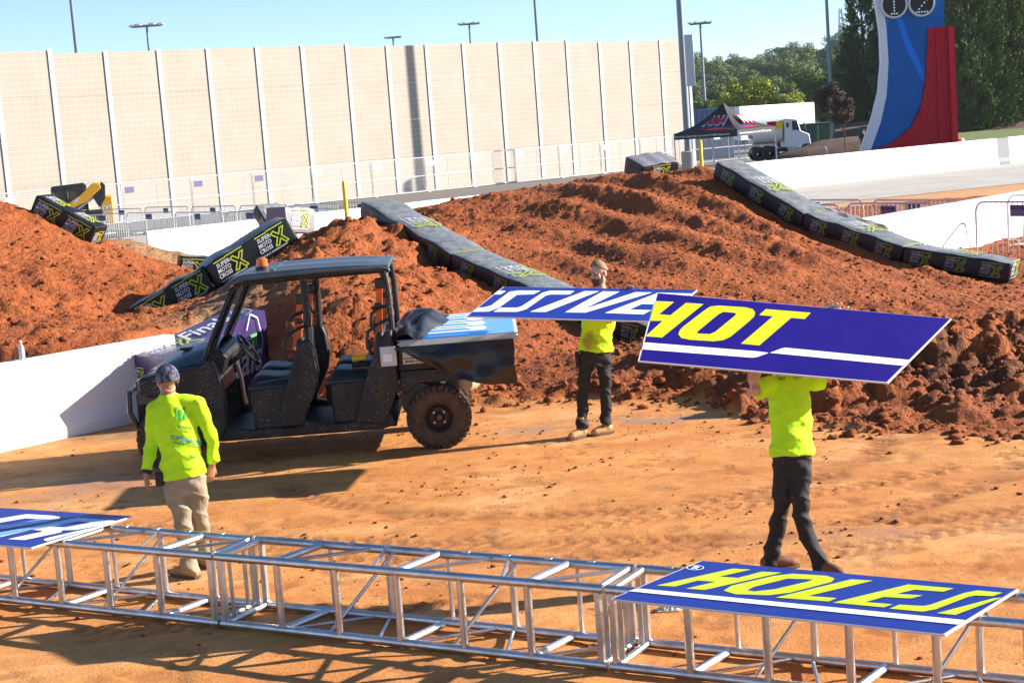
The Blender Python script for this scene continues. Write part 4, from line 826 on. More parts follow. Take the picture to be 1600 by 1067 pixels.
for fn,a_,b_ in ((lambda u,w:fp(u,0,w)+nl_*fold(u,w),nu,nw),(lambda u,w:fp(u,1,w),nu,nw),(lambda u,v:fp(u,v,1)+np.array([0,0,.01*math.sin(u*14+v*4)*math.sin(math.pi*u)*math.sin(math.pi*v)]),nu,nv),(lambda v,w:fp(0,v,w)+ne_*.015*math.sin(v*9+w*6)*math.sin(math.pi*w),nv,nw),(lambda v,w:fp(1,v,w),nv,nw)):
    V,Fq=sheetf(fn,a_,b_); mb.add(V,Fq)
ob=mb.build('cover','purple_vinyl',t,smooth=50)
def script_print(o_,u,v,hgt,txt,m_,wd=None,name='lettering',bold=.012,shear=.3,lift=.035):
    mb=MB(); add_text(mb,txt,o_,u,v,hgt,wd,shear=shear,bold=bold,lift=lift); return mb.build(name,m_,t,smooth=0,fix=False)
lu=nz(f3-f2); tu=nz(fp(1,.5,1)-fp(0,.5,1)); tv=nz(fp(.5,1,1)-fp(.5,0,1)); zz=np.array([0,0,1.])
script_print(fp(.4,0,.28),lu,zz,.42,'Finals','logo_white',1.7)
script_print(fp(.3,.25,1),tu,tv,.5,'Finals','logo_white',1.6)
place_logo(t,fp(.05,.32,1)+zz*.03,tu,tv,.85,base); 
eu=nz(f2-f1); place_logo(t,fp(0,.9,.62)+ne_*.03,eu,zz,.3,base); script_print(fp(0,.92,.42),eu,zz,.14,'Finals','logo_white',.42)
for (o_,u,v,s) in ((fp(.8,0,.55),lu,zz,1.),(fp(.86,.3,1),tu,tv,.8)):
    mb=MB(); n_=np.cross(nz(u),nz(v)); o_=o_+n_*.035
    for k in range(3): a0=np.array([.08*k,.0]); mb.add([o_+u*(a0[0]+.0)*s+v*.22*s,o_+u*(a0[0]+.06)*s+v*.22*s,o_+u*(a0[0]+.045)*s+v*(.03-.05*(k==1))*s,o_+u*(a0[0]+.02)*s+v*(.0-.03*(k==1))*s],[(0,1,2,3)])
    mb.build('claw_emblem','logo_green',t,smooth=0,fix=False); mb=MB(); hexp=[(-.1,-.2),(.3,-.12),(.42,.1),(.3,.42),(.05,.5),(-.12,.3)]
    for k in range(5):
        a_=np.array(hexp[k]);b_=np.array(hexp[k+1]); d=nz(np.r_[b_-a_,0])[:2]; nn=np.array([-d[1],d[0]])*.012
        mb.add([o_+(u*q_[0]+v*q_[1])*s for q_ in (a_-nn,b_-nn,b_+nn,a_+nn)],[(0,1,2,3)])
    mb.build('hexagon_line','logo_white',t,smooth=0,fix=False)
# ================================================================ compact track loader
lp=AY(118,340,74); LD=thing('track_loader','yellow and black compact track loader beyond the far dirt mound','loader',(lp[0],74,0.02),math.radians(14),None,False)
def lb(): return MB()
lb().box((-1.4,-.75,.35),(1.25,.75,1.0)).build('chassis','machine_dark',LD,bevel=.04)
for s in (-1,1):
    y=s*.9; tr=lb().prism([(-1.45,.35),(-1.25,.05),(1.05,.05),(1.3,.35),(.9,.72),(-1.2,.62)],y-.18,y+.18).build('track','rubber',LD,bevel=.05)
    for xx in (-1.1,-.5,.1,.7): lb().lathe([(.05,-.2),(.17,-.2),(.17,.2),(.05,.2)],(xx,y,.28),(0,1,0),12).build('roller','cat_yellow',tr)
    arm=lb().prism([(-1.05,.95),(-.95,.78),(.6,1.45),(1.25,1.98),(1.2,2.22),(.9,2.2),(.3,1.72)],s*.84-.09,s*.84+.09).build('lift_arm','cat_yellow',LD,bevel=.02)
    lb().prism([(-.6,.93),(.0,1.2),(.05,1.1),(-.5,.82)],s*.95-.03,s*.95-.018).build('decal','red_light',arm)
    mb=lb(); add_text(mb,'CAT',(-.05,-.93,1.33),(1,0,.55),(0,0,1),.14,.35,bold=.03,lift=.012) if s<0 else None
    if s<0: mb.build('lettering','white_print',arm,smooth=0,fix=False)
    lb().prism([(.85,1.6),(1.3,2.25),(1.45,2.1),(1.4,1.5),(1.1,1.1)],s*.7-.06,s*.7+.06).build('tower','machine_dark',LD)
    lb().rod((-.2,s*.7,.9),(1.15,s*.7,1.75),.06,8).build('cylinder','galv',LD)
rear=lb().box((1.15,-.72,.35),(1.72,.72,1.62)).build('engine_door','cat_yellow',LD,bevel=.06); mb=lb(); add_text(mb,'CAT',(1.22,-.72,.98),(1,0,0),(0,0,1),.2,.42,bold=.04,lift=.004); mb.build('lettering','white_print',rear,smooth=0,fix=False)
cabp=[(-.85,1.0),(-.92,2.1),(-.75,2.16),(.45,2.22),(.62,2.05),(.62,1.0)]
for s in (-1,1):
    y=s*.48; c_=lb().prism([(-.92,2.02),(-.9,2.12),(.5,2.2),(.62,2.08),(.6,2.0),(.45,2.08)],y-.05,y+.05).build('cab_rail','machine_dark',LD)
    for x0_,x1_ in ((-.86,-.9),(.58,.56),(-.25,-.27)): lb().rod((x0_,y,1.0),(x1_,y,2.1),.05,6).build('cab_pillar','machine_dark',LD)
    lb().prism([(-.84,1.05),(-.86,2.03),(.5,2.05),(.55,1.05)],y-.008,y+.008).build('cab_window','glass',LD,smooth=0)
lb().prism([(-.95,2.1),(-.9,2.2),(.5,2.27),(.66,2.12),(.6,2.06)],-.52,.52).build('cab_roof','machine_dark',LD,bevel=.03); lb().box((-.35,-.3,1.0),(.3,.3,1.3)).box((.15,-.3,1.3),(.3,.3,1.85)).build('seat','black_matte',LD)
bk=lb().prism([(-1.15,.9),(-1.05,.2),(-1.95,.12),(-1.9,.25),(-1.3,.4),(-1.3,.9)],-.92,.92).build('bucket','machine_dark',LD)
# ================================================================ utility vehicle (local x = towards its tail, y = away from the near side)
UY=math.radians(1); rwp=G(690,702); U_=thing('utility_vehicle','muddy black two-row utility vehicle with orange roof beacon, parked by the dirt','utility vehicle',(rwp[0],rwp[1]+.02,0),UY,None,False)
YC=.75                                        # centre line; near side y=0, far side y=1.5
def ub(): return MB()
def mir(f):                                   # run for near and far side
    for s in (0,1): f(lambda y: y if s==0 else 1.5-y,s)
ub().box((-2.35,.06,.27),(-.45,1.44,.34)).build('floor_pan','black_plastic',U_,bevel=.015)
def side(Y,s):
    a,b=sorted((Y(.0),Y(.1)))
    ub().prism([(-2.42,.29),(-2.38,.4),(-2.2,.42),(-1.98,.36),(-1.5,.36),(-1.42,.42),(-1.2,.36),(-.86,.36),(-.5,.42),(-.46,.3),(-.6,.26),(-2.3,.26)],a,b).build('rocker_panel','black_plastic',U_,bevel=.02)
    a,b=sorted((Y(-.02),Y(.13)))
    ub().prism([(-1.37,1.26),(-1.29,1.29),(-1.24,1.16),(-1.22,.92),(-1.25,.76),(-1.4,.47),(-1.42,.36),(-1.72,.36),(-1.58,.76),(-1.46,1.12)],a,b).build('side_panel','black_plastic',U_,bevel=.025)
    ub().prism([(-.62,1.1),(-.49,1.29),(-.42,1.31),(-.4,.7),(-.52,.42),(-.56,.3),(-.88,.36),(-.76,.74)],a,b).build('side_panel','black_plastic',U_,bevel=.025)
    a,b=sorted((Y(-.03),Y(.26)))
    ub().prism([(-3.12,.84),(-3.1,1.0),(-2.5,1.08),(-2.36,1.16),(-2.3,1.08),(-2.24,.72),(-2.22,.42),(-2.3,.27),(-2.45,.3),(-2.5,.56),(-2.64,.74),(-2.85,.8),(-3.0,.78)],a,b).build('front_fender','black_plastic',U_,bevel=.03)
    a,b=sorted((Y(.0),Y(.3)))
    ub().prism([(-.4,.66),(-.38,.8),(-.3,.84),(.32,.84),(.42,.72),(.3,.72),(-.2,.72),(-.32,.6)],a,b).build('rear_fender','black_plastic',U_,bevel=.02)
    # cage
    y0=Y(.12); y1=Y(.16)
    ub().loft([(-2.42,y0,1.12),(-2.2,y0,1.55),(-2.06,y1,1.83),(-1.98,y1,1.9),(-1.3,y1,1.92),(-.52,y1,1.93),(-.45,y1,1.88),(-.43,y0,1.7),(-.42,y0,1.24)],[.034]*9,10).build('roll_cage','black_plastic',U_)
    ub().loft([(-1.31,y1,1.92),(-1.3,y0,1.6),(-1.31,y0,1.24)],[.042,.04,.04],10).build('roll_cage','black_plastic',U_)
    ub().loft([(-2.32,Y(.1),1.2),(-2.13,Y(.1),1.6),(-2.02,Y(.13),1.82)],[(.012,.05)]*3,8).build('windscreen_post','black_gloss',U_)
    for xo in (-1.36,-.48):                   # hip guards
        yy=Y(.08); ub().loft([(xo+.05,yy,1.42),(xo-.1,yy,1.36),(xo-.2,yy,1.29),(xo-.21,yy,1.22),(xo-.21,yy,1.12),(xo-.17,yy,1.06),(xo-.05,yy,1.05)],.018,8).build('hip_guard','black_gloss',U_)
        ub().loft([(xo+.05,yy+.1,1.56),(xo-.08,yy+.1,1.52),(xo-.15,yy+.1,1.47),(xo-.16,yy+.1,1.36),(xo-.12,yy+.1,1.28)],.018,8).build('hip_guard','black_gloss',U_)
mir(side)
for xo,zt in ((-1.37,1.68),(-.52,1.78)):      # seat belts
    for yy in (.2,1.3):
        dz=.5 if xo<-1 else .72
        ub().hexa([(xo-.12,yy,zt-dz),(xo-.03,yy,zt-dz),(xo-.03,yy+.05,zt-dz),(xo-.12,yy+.05,zt-dz),(xo-.03,yy,zt),(xo+.03,yy,zt),(xo+.03,yy+.05,zt),(xo-.03,yy+.05,zt)]).build('seat_belt','orange',U_)
        ub().box((xo-.05,yy-.02,zt-.05),(xo+.05,yy+.06,zt+.06)).build('belt_anchor','black_gloss',U_,bevel=.012); ub().box((xo-.075,yy-.012,zt-.26),(xo+.015,yy+.058,zt-.2)).build('belt_buckle','black_gloss',U_,bevel=.012)
for x0_,x1_ in ((-1.97,-1.5),(-1.13,-.66)):
    ub().prism([(x0_+.02,.34),(x0_,.78),(x1_,.8),(x1_+.02,.34)],.05,1.45).build('seat_base','black_plastic',U_,bevel=.03)
    for y0,y1 in ((.07,.72),(.78,1.43)):
        mb=ub(); n=10; V=[]
        def cush(u,v):
            e=(1-abs(2*u-1)**6)*(1-abs(2*v-1)**8); return (x0_-.02+(x1_-x0_+.02)*u, y0+(y1-y0)*v, .8+.1*e+.012*math.sin(u*7)*e)
        V=[cush(i/n,j/n) for i in range(n+1) for j in range(n+1)]; V2=[(x,y,.77) for x,y,z in V]; N=(n+1)**2
        Fq=[(i*(n+1)+j,(i+1)*(n+1)+j,(i+1)*(n+1)+j+1,i*(n+1)+j+1) for i in range(n) for j in range(n)]
        mb.add(V,Fq); mb.box((x0_-.02,y0,.775),(x1_,y1,.8)); mb.build('seat_cushion','seat_vinyl',U_,smooth=60)
    ub().prism([(x1_-.01,.84),(x1_+.06,1.26),(x1_+.14,1.28),(x1_+.12,.84)],.16,1.34).build('seat_back','seat_vinyl',U_,bevel=.03)
    ub().box((x0_-.06,.3,.5),(x0_+.005,1.2,.74)).build('storage_bin','black_matte',U_,bevel=.02)
def rz(x,y): # roof height
    return 1.985+.035*(1-((x+1.25)/.95)**2)-.02*abs(y-YC)**3*2-(.11*max(0,(-1.93-x)/.25)**1.6)
mb=ub(); nx_,ny_=26,16; V=[]
for i in range(nx_+1):
    x=-2.2+1.8*i/nx_
    for j in range(ny_+1): y=.1+1.3*j/ny_; rib=.012*(1 if (j in(3,4,5,11,12,13) and 5<i<24) else 0); V.append((x,y,rz(x,y)+rib))
N=len(V); V+=[(x,y,z-.05) for x,y,z in V]; Fq=[(i*(ny_+1)+j,(i+1)*(ny_+1)+j,(i+1)*(ny_+1)+j+1,i*(ny_+1)+j+1) for i in range(nx_) for j in range(ny_)]
Fq+= [tuple(N+k for k in reversed(f)) for f in Fq]
edge=[i*(ny_+1) for i in range(nx_+1)]; e2=[i*(ny_+1)+ny_ for i in range(nx_+1)]; e3=list(range(ny_+1)); e4=[nx_*(ny_+1)+j for j in range(ny_+1)]
for E4 in (edge,e2,e3,e4): Fq+=[(E4[k],E4[k+1],E4[k+1]+N,E4[k]+N) for k in range(len(E4)-1)]
mb.add(V,Fq); roof=mb.build('roof','roof_plastic',U_,bevel=.012)
def rim(Y,s): a,b=sorted((Y(.075),Y(.14))); ub().prism([(-2.2,1.84),(-2.1,1.93),(-1.9,1.965),(-1.2,1.985),(-.5,1.98),(-.395,1.95),(-.385,1.9),(-.43,1.93),(-1.2,1.945),(-1.9,1.925),(-2.1,1.88)],a,b).build('roof_edge','roof_plastic',roof,bevel=.015)
mir(rim)
ub().box((-1.64,.14,2.0),(-1.60,1.36,2.021)).build('roof_seam','roof_plastic',roof,bevel=.006)
bcn=ub().loft([(-1.75,.36,2.0),(-1.75,.36,2.05)],[.075,.075],16).build('beacon_base','machine_dark',U_); ub().loft([(-1.75,.36,2.045),(-1.75,.36,2.06),(-1.75,.36,2.12),(-1.75,.36,2.14)],[.066,.064,.058,.03],18).build('beacon_lens','beacon',bcn)
# hood, dash, wheel
hood=ub(); V=[]; n=14
for i in range(n+1):
    u=i/n; x=-3.16+.88*u
    for j in range(n+1):
        v=j/n; y=.12+1.26*v; e=1-abs(2*v-1)**5; V.append((x,y,1.0+.12*u+(.17*u**.55)*e*.9+.03*math.exp(-((v-.5)/.18)**2)*e-(.16*(1-u)**5)))
hood.add(V,[(i*(n+1)+j,(i+1)*(n+1)+j,(i+1)*(n+1)+j+1,i*(n+1)+j+1) for i in range(n) for j in range(n)]); hood.prism([(-3.16,.7),(-3.16,.93),(-2.3,1.07),(-2.28,.75)],.13,1.37)
hd=hood.build('hood','hood_plastic',U_,smooth=50); ub().box((-2.75,.55,1.19),(-2.62,.95,1.222)).build('hood_vent','black_gloss',hd,bevel=.012)
for yy in (.3,1.05): ub().prism([(-3.2,.8),(-3.22,.92),(-3.12,.96),(-3.12,.8)],yy,yy+.28).build('headlight','glass',U_,bevel=.015)
bm_=ub().loft([(-3.2,.25,.42),(-3.28,.25,.6),(-3.27,.25,.82),(-3.27,1.25,.82),(-3.28,1.25,.6),(-3.2,1.25,.42)],.028,8).build('front_bumper','black_gloss',U_); ub().box((-3.22,.35,.45),(-3.14,1.15,.78)).build('grille','black_matte',bm_)
ub().prism([(-2.38,.9),(-2.36,1.2),(-2.26,1.22),(-2.18,1.13),(-2.24,.95)],.16,1.34).build('dashboard','black_plastic',U_,bevel=.02)
sw=ub().loft([np.array([-1.99,.42,1.17])+np.array([.0*math.cos(a)+.10*math.sin(a)*1.0,.19*math.cos(a),.155*math.sin(a)])*np.array([-1,1,1]) for a in np.linspace(0,2*math.pi,24,endpoint=False)],.018,8,closed=True).build('steering_wheel','black_gloss',U_)
mb=ub().rod((-1.99,.42,1.17),(-2.25,.42,1.0),.03,8); 
for a in (0,2.2,4.1): mb.rod((-1.99,.42,1.17),(-1.99-.1*math.sin(a),.42+.19*math.cos(a),1.17+.155*math.sin(a)),.013,6)
mb.build('steering_column','black_gloss',sw)
ub().rod((-2.1,.75,1.05),(-2.02,.75,1.24),.018,8).build('gear_lever','black_gloss',U_)
# cargo bed
bed=ub(); bed.box((-.38,.02,.86),(.84,.06,1.1)).box((-.38,1.44,.86),(.84,1.48,1.1)).box((-.38,.06,.84),(.84,1.44,.88)).box((-.385,.06,.88),(-.34,1.44,1.1)).box((.8,.06,.88),(.845,1.44,1.1)); bd=bed.build('cargo_bed','black_plastic',U_,bevel=.01)
ub().box((-.37,.0,.8),(.82,.03,.86)).build('bed_rail','black_plastic',bd,bevel=.01)
ub().box((-.3,.2,.38),(.24,1.3,.8)).build('engine_block','machine_dark',U_,bevel=.06); ub().lathe([(.05,-.08),(.19,-.08),(.19,.06),(.05,.06)],(-.2,.17,.52),(0,1,0),20).build('clutch_cover','machine_dark',U_)
ub().loft([(.2,.55,.62),(.3,.55,.6),(.36,.85,.58),(.36,1.1,.58)],[.05,.09,.11,.09],14).build('muffler','muffler',U_)
mb=ub()
for yy in (.22,1.28): mb.rod((.0,yy,.34),(.1,yy,.85),.035,8).rod((-2.8,yy,.34),(-2.7,yy,.8),.035,8)
mb.build('shock_absorber','galv',U_); ub().rod((0,.1,.33),(0,1.4,.33),.04,8).build('rear_axle','machine_dark',U_); ub().rod((-2.85,.1,.33),(-2.85,1.4,.33),.04,8).build('front_axle','machine_dark',U_)
# decals
pl=ub().box((-.33,.01,.995),(-.02,.016,1.09)).build('number_decal','paper',U_,smooth=0); mb=ub(); add_text(mb,'110',(-.2,.01,1.005),(1,0,0),(0,0,1),.08,.17,bold=.015,lift=.003); add_text(mb,'KEEP CLEAR',(-.32,.01,1.07),(1,0,0),(0,0,1),.014,.1,bold=.02,lift=.003); mb.build('digits','black_gloss',pl,smooth=0,fix=False)
pl=ub().box((-.33,.008,.93),(.03,.015,.985)).build('phone_decal','paper',U_,smooth=0); mb=ub(); add_text(mb,'800-UR-REN',(-.31,.008,.943),(1,0,0),(0,0,1),.03,.33,bold=.02,shear=.2,lift=.003); mb.build('digits','black_gloss',pl,smooth=0,fix=False)
pc=ub().box((-.56,-.045,.93),(-.39,-.025,1.14)).build('document_pouch','paint_grey',U_,bevel=.006); mb=ub().box((-.53,-.052,.98),(-.44,-.046,1.06)); mb.build('label','white_print',pc,smooth=0)
ub().lathe([(.02,-.03),(.07,-.03),(.06,.02),(.02,.02)],(-.62,.0,.68),(0,1,0),18).build('fuel_cap','black_gloss',U_)
# wheels
tm=MB(); prof=[(.15,-.115),(.2,-.13),(.27,-.135),(.31,-.12),(.328,-.08),(.332,0),(.328,.08),(.31,.12),(.27,.135),(.2,.13),(.15,.115)]
tm.lathe(prof,(0,0,0),(0,1,0),40); TYRE=tm.mesh('tyre','rubber',smooth=50)
lm=MB()
for k in range(30):
    a=2*math.pi*k/30
    for s in (-1,1):
        a2=a+(0 if s<0 else math.pi/30); er=np.array([math.cos(a2),0,math.sin(a2)]); et=np.array([-math.sin(a2),0,math.cos(a2)]); ey=np.array([0,1.,0]); sk=nz(et+ey*.5*s)
        lm.obox(er*.331+ey*s*.065,sk,nz(np.cross(er,sk)),er,.022,.05,.014); lm.obox(er*.31+ey*s*.122,et,nz(ey*s+er*.5),nz(np.cross(et,nz(ey*s+er*.5))),.018,.012,.026)
LUG=lm.mesh('tread','rubber',smooth=0)
rm=MB().lathe([(.02,-.06),(.05,-.075),(.06,-.05),(.1,-.045),(.125,-.07),(.15,-.125),(.165,-.13),(.165,.1),(.02,.1)],(0,0,0),(0,1,0),28); RIM=rm.mesh('rim','rim_metal',smooth=40)
bm2=MB()
for k in range(4): a=math.pi/4+k*math.pi/2; bm2.rod((.075*math.cos(a),-.075,.075*math.sin(a)),(.075*math.cos(a),-.045,.075*math.sin(a)),.011,8)
BOLT=bm2.mesh('wheel_bolts','galv'); HUB=MB().lathe([(.004,-.1),(.03,-.095),(.034,-.06),(.004,-.06)],(0,0,0),(0,1,0),14).mesh('hub_cap','boot_brown')
for x_,y_,f_ in ((0,.13,1),(0,1.37,-1),(-2.85,.13,1),(-2.85,1.37,-1)):
    wh=bpy.data.objects.new('wheel',TYRE); COL.objects.link(wh); wh.parent=U_; wh.location=(x_,y_,.332); wh.rotation_euler=(0,0,0 if f_>0 else math.pi)
    for nm,dm in (('tread',LUG),('rim',RIM),('wheel_bolts',BOLT),('hub_cap',HUB)): o=bpy.data.objects.new(nm,dm); COL.objects.link(o); o.parent=wh
# --- things on the vehicle (world positions through its frame)
UM=Matrix.Translation((rwp[0],rwp[1]+.02,0))@Matrix.Rotation(UY,4,'Z')
def uw(x,y,z): return np.array((UM@Vector((x,y,z)))[:])
t=thing('tool_battery_drill','small black and yellow cordless tool lying on the rear seat','tool',uw(-.8,.3,.9),UY,None,False)
MB().box((-.09,-.05,0),(.09,.05,.06)).build('battery','black_matte',t,bevel=.012); MB().loft([(-.08,0,.09),(.07,0,.1)],[.035,.03],10).build('motor_housing','yellow_post',t); MB().box((-.02,-.02,.05),(.03,.02,.09)).build('grip','black_matte',t)
# stack of printed boards
for k in range(6):
    dx=.02*math.sin(k*2.1); top=k==5
    t=thing('sign_panel',['bottom board of the stack on the vehicle bed','second board up in the stack on the vehicle bed','third board up in the stack on the vehicle bed','fourth board up in the stack on the vehicle bed','board just under the top one of the stack on the vehicle bed','top blue board with white letters lying on the vehicle bed'][k],'sign panel',uw(.22,.7,1.175+k*.011),UY,'boards stacked on the vehicle bed',False); t.rotation_euler=(math.radians(4.5),0,UY)
    w2=.63; MB().box((-w2+.05+dx,-.74+.01*k,0),(w2+.03+dx,.56,.0095)).build('board','sky_print' if top else 'board_edge',t,smooth=0)
    if top:
        MB().box((-w2+.052+dx,-.735+.05,.0098),(-.42,.555,.0125)).build('dark_fade','navy_print',t,smooth=0)
        for q_,(y0,y1,x1_,nt_) in enumerate(((-.68,-.52,.34,2),(-.47,-.25,.32,2),(-.2,.02,.31,2),(.08,.3,.3,2),(.36,.5,.3,1))):
            mb=MB(); x0_=-.4; e=.05; outer=[(x0_,y0,.013),(x1_,y0,.013),(x1_+.04,(y0+y1)/2,.013),(x1_,y1,.013),(x0_,y1,.013)]; inn=[(x0_+.12,y0+e,.013),(x0_+.12,y1-e,.013),(x1_-.2,y1-e,.013),(x1_-.12,y0+e,.013)]
            poly_fill(mb,[outer,inn]); mb.build('letter_print','white_print' if q_>0 else 'blue_light',t,smooth=0,fix=False)
# black tarp: hanging side + crumpled heap
t=thing('tarp','crumpled black tarp hanging over the near side of the vehicle bed','tarp',uw(.2,.0,.66),UY,None,False)
nu,nv=44,26; V=[]
def tarp_low(u):                              # lower hem along the side
    pts=[(0,1.1),(.05,1.085),(.36,.85),(.5,.77),(.65,.7),(.8,.66),(1,.65)]; return np.interp(u,[p[0] for p in pts],[p[1] for p in pts])
for i in range(nu+1):
    u=i/nu; x=-.6+1.24*u
    for j in range(nv+1):
        v=j/nv; zl=tarp_low(u); z=1.125+(zl-1.125)*v; fo=.03*math.sin(9*u+5*v)*v+.018*math.sin(22*u-6*v)*v+.02*math.sin(3*u+14*v*u)*v
        V.append((x+.01*math.sin(v*9),-.055-.045*v+fo*.9-.03*math.sin(math.pi*v),z-.66))
MB().add(V,[(i*(nv+1)+j,(i+1)*(nv+1)+j,(i+1)*(nv+1)+j+1,i*(nv+1)+j+1) for i in range(nu) for j in range(nv)]).build('hanging_side','tarp',t,smooth=60)
V=[]; nu,nv=40,34; rr=np.random.default_rng(8)
for i in range(nu+1):
    u=i/nu
    for j in range(nv+1):
        v=j/nv; x=-.62+ (.3+.55*v**1.4)*u; y=-.06+1.35*v; e=math.sin(math.pi*min(1,u*1.02))**.6
        z=.54+e*(.12+.06*v+.05*math.sin(8*v+5*u)+.03*abs(math.sin(11*v-7*u))+.02*math.sin(15*u+6*v)+.006*math.sin(33*v+9*u))*(.55+.45*math.sin(math.pi*v)**.5)-.04*(v<.05)
        V.append((x+.02*math.sin(13*v),y,max(z,.525)))
MB().add(V,[(i*(nv+1)+j,(i+1)*(nv+1)+j,(i+1)*(nv+1)+j+1,i*(nv+1)+j+1) for i in range(nu) for j in range(nv)]).build('crumpled_heap','tarp',t,smooth=70)
# ================================================================ aluminium truss
FB=[np.array([*G(350,974,.03)[:2]]),np.array([*G(949,1040,.03)[:2]])]; td=nz(FB[1]-FB[0]); tn=np.array([-td[1],td[0]]); SEC=3.02; Wd=.455
mid0=(FB[0]+FB[1])/2; J=[mid0-td*SEC*1.5,mid0-td*SEC/2,mid0+td*SEC/2]
zl,zh=.034,.512
def truss(a,label):
    t=thing('truss_section',label,'truss',(a[0],a[1],0),math.atan2(td[1],td[0]),'aluminium truss sections',False); L=SEC-.012; e=.008
    cor=[(0,zl),(Wd,zl),(Wd,zh),(0,zh)]
    for y,z in cor: MB().rod((e,y,z),(L,y,z),.03,14).build('chord','alu',t)
    for xx in (.045,L-.04):
        for k in range(4):
            y0,z0=cor[k];y1,z1=cor[(k+1)%4]
            if z0==z1: MB().rod((xx,y0,z0),(xx,y1,z1),.024,10).build('end_rail','alu',t)
            else: MB().box((xx-.02,y0-.02,zl+.02),(xx+.02,y0+.02,zh-.02)).build('end_plate','alu',t,bevel=.006); 
        for yy in (.09,Wd-.09): MB().box((xx-.016,yy-.004,zl+.02),(xx+.016,yy+.004,zh-.02)).build('connector_flange','alu',t)
    ns=6; xs=[.045+(L-.085)*k/ns for k in range(1,ns)]
    for k,x in enumerate(xs):
        MB().rod((x,0,zl),(x,0,zh),.026,12).build('upright','alu',t); MB().rod((x+.12,Wd,zl),(x+.12,Wd,zh),.024 if k%2 else .016,10).build('upright','alu',t)
        if k%2==0:
            MB().rod((x,0,zh),(x+.06,Wd,zh),.026,10).build('cross_rail','alu',t); MB().rod((x,0,zl),(x+.06,Wd,zl),.026,10).build('cross_rail','alu',t)
            MB().rod((x+.02,0,zh),(x+.5,Wd,zh),.0125,8).build('brace','alu',t); MB().rod((x+.02,0,zl),(x+.5,Wd,zl),.0125,8).build('brace','alu',t)
        else: MB().rod((x+.1,Wd,zh),(x+.3,0,zh),.0125,8).build('brace','alu',t); MB().rod((x+.1,Wd,zl),(x+.3,0,zl),.0125,8).build('brace','alu',t)
    for k in (1,3): x=xs[k]; MB().rod((x-.1,0,zl),(x+.18,Wd,zh),.0125,8).build('brace','alu',t)
    for k in range(9): x=.2+k*.31; MB().box((x,Wd-.018,zh+.022),(x+.05,Wd+.018,zh+.031)).build('clip','alu',t)
    return t
truss(J[0],'aluminium truss section under the blue and white board'); truss(J[1],'open aluminium truss section between the two lying boards'); truss(J[2],'aluminium truss section under the HOLES board')
# upright truss piece at the edge
b=G(-2,800); t=thing('upright_truss_frame','end of an upright aluminium truss frame beyond the lying blue board','truss',(b[0],b[1],0)); x,y=b[0],b[1]
MB().rod((x-.01,y,0),(x-.01,y,.42),.026,12).build('chord','alu',t); MB().rod((x-.46,y+.05,0),(x-.46,y+.05,.42),.026,12).build('chord','alu',t); MB().rod((x-.46,y+.05,.37),(x-.01,y,.37),.02,10).build('end_rail','alu',t); MB().box((x-.45,y-.003,.02),(x-.03,y+.003,.34)).build('cover_plate','paper',t)
# black strap bundle and plastic wrap beneath the HOLES board
b=G(990,948); t=thing('strap_bundle','tangled black strap lying on the dirt beneath the HOLES board','strap',(b[0],b[1],0)); rr=random.Random(3)
pts=[(b[0]+.11*math.cos(a*1.7)*(.5+.5*rr.random()),b[1]+.1*math.sin(a*2.3),.02+.07*rr.random()) for a in np.linspace(0,12,44)]; MB().loft(pts,[(.014,.004)]*44,6).build('webbing','black_matte',t)
b=G(1045,952); t=thing('plastic_wrap','crumpled clear plastic wrap beside the black strap','plastic',(b[0],b[1],0)); mb=MB(); V=[(b[0]+.16*(i/10-.5),b[1]+.1*(j/10-.5),.005+.05*abs(math.sin(i*1.9+j*2.7))*math.sin(math.pi*i/10)*math.sin(math.pi*j/10)) for i in range(11) for j in range(11)]; mb.add(V,[(i*11+j,(i+1)*11+j,(i+1)*11+j+1,i*11+j+1) for i in range(10) for j in range(10)]); mb.build('sheet','bottle',t,smooth=0)
# ================================================================ printed boards
def board(name,label,plane,outl,S,face,prints,thick=.012,edge='board_edge'):
    p0,n=plane; n=nz(n); pt=lambda c: OnP(*S(c),p0,n); O=[pt(c) for c in outl]; ctr=sum(O)/len(O)
    t=thing(name,label,'sign panel',ctr); MB().slab(O,-n*thick).build('board',edge,t,smooth=0)
    up=n*.0015; mb=MB(); sh=.004
    O2=[q_+nz(ctr-q_)*.012+up for q_ in O]; mb.add(O2,[tuple(range(len(O2)))]); o=mb.build('printed_face',face,t,smooth=0,fix=False)
    if np.dot(np.array(o.data.polygons[0].normal[:]),n)<0: o.data.flip_normals()
    for i,(m_,loops) in enumerate(prints):
        mb=MB(); L=[[pt(c)+n*(.003+.0004*i) for c in lp] for lp in loops]; poly_fill(mb,L); o=mb.build('print',m_,t,smooth=0,fix=False)
        if len(o.data.polygons) and np.dot(np.array(o.data.polygons[0].normal[:]),n)<0: o.data.flip_normals()
    return t
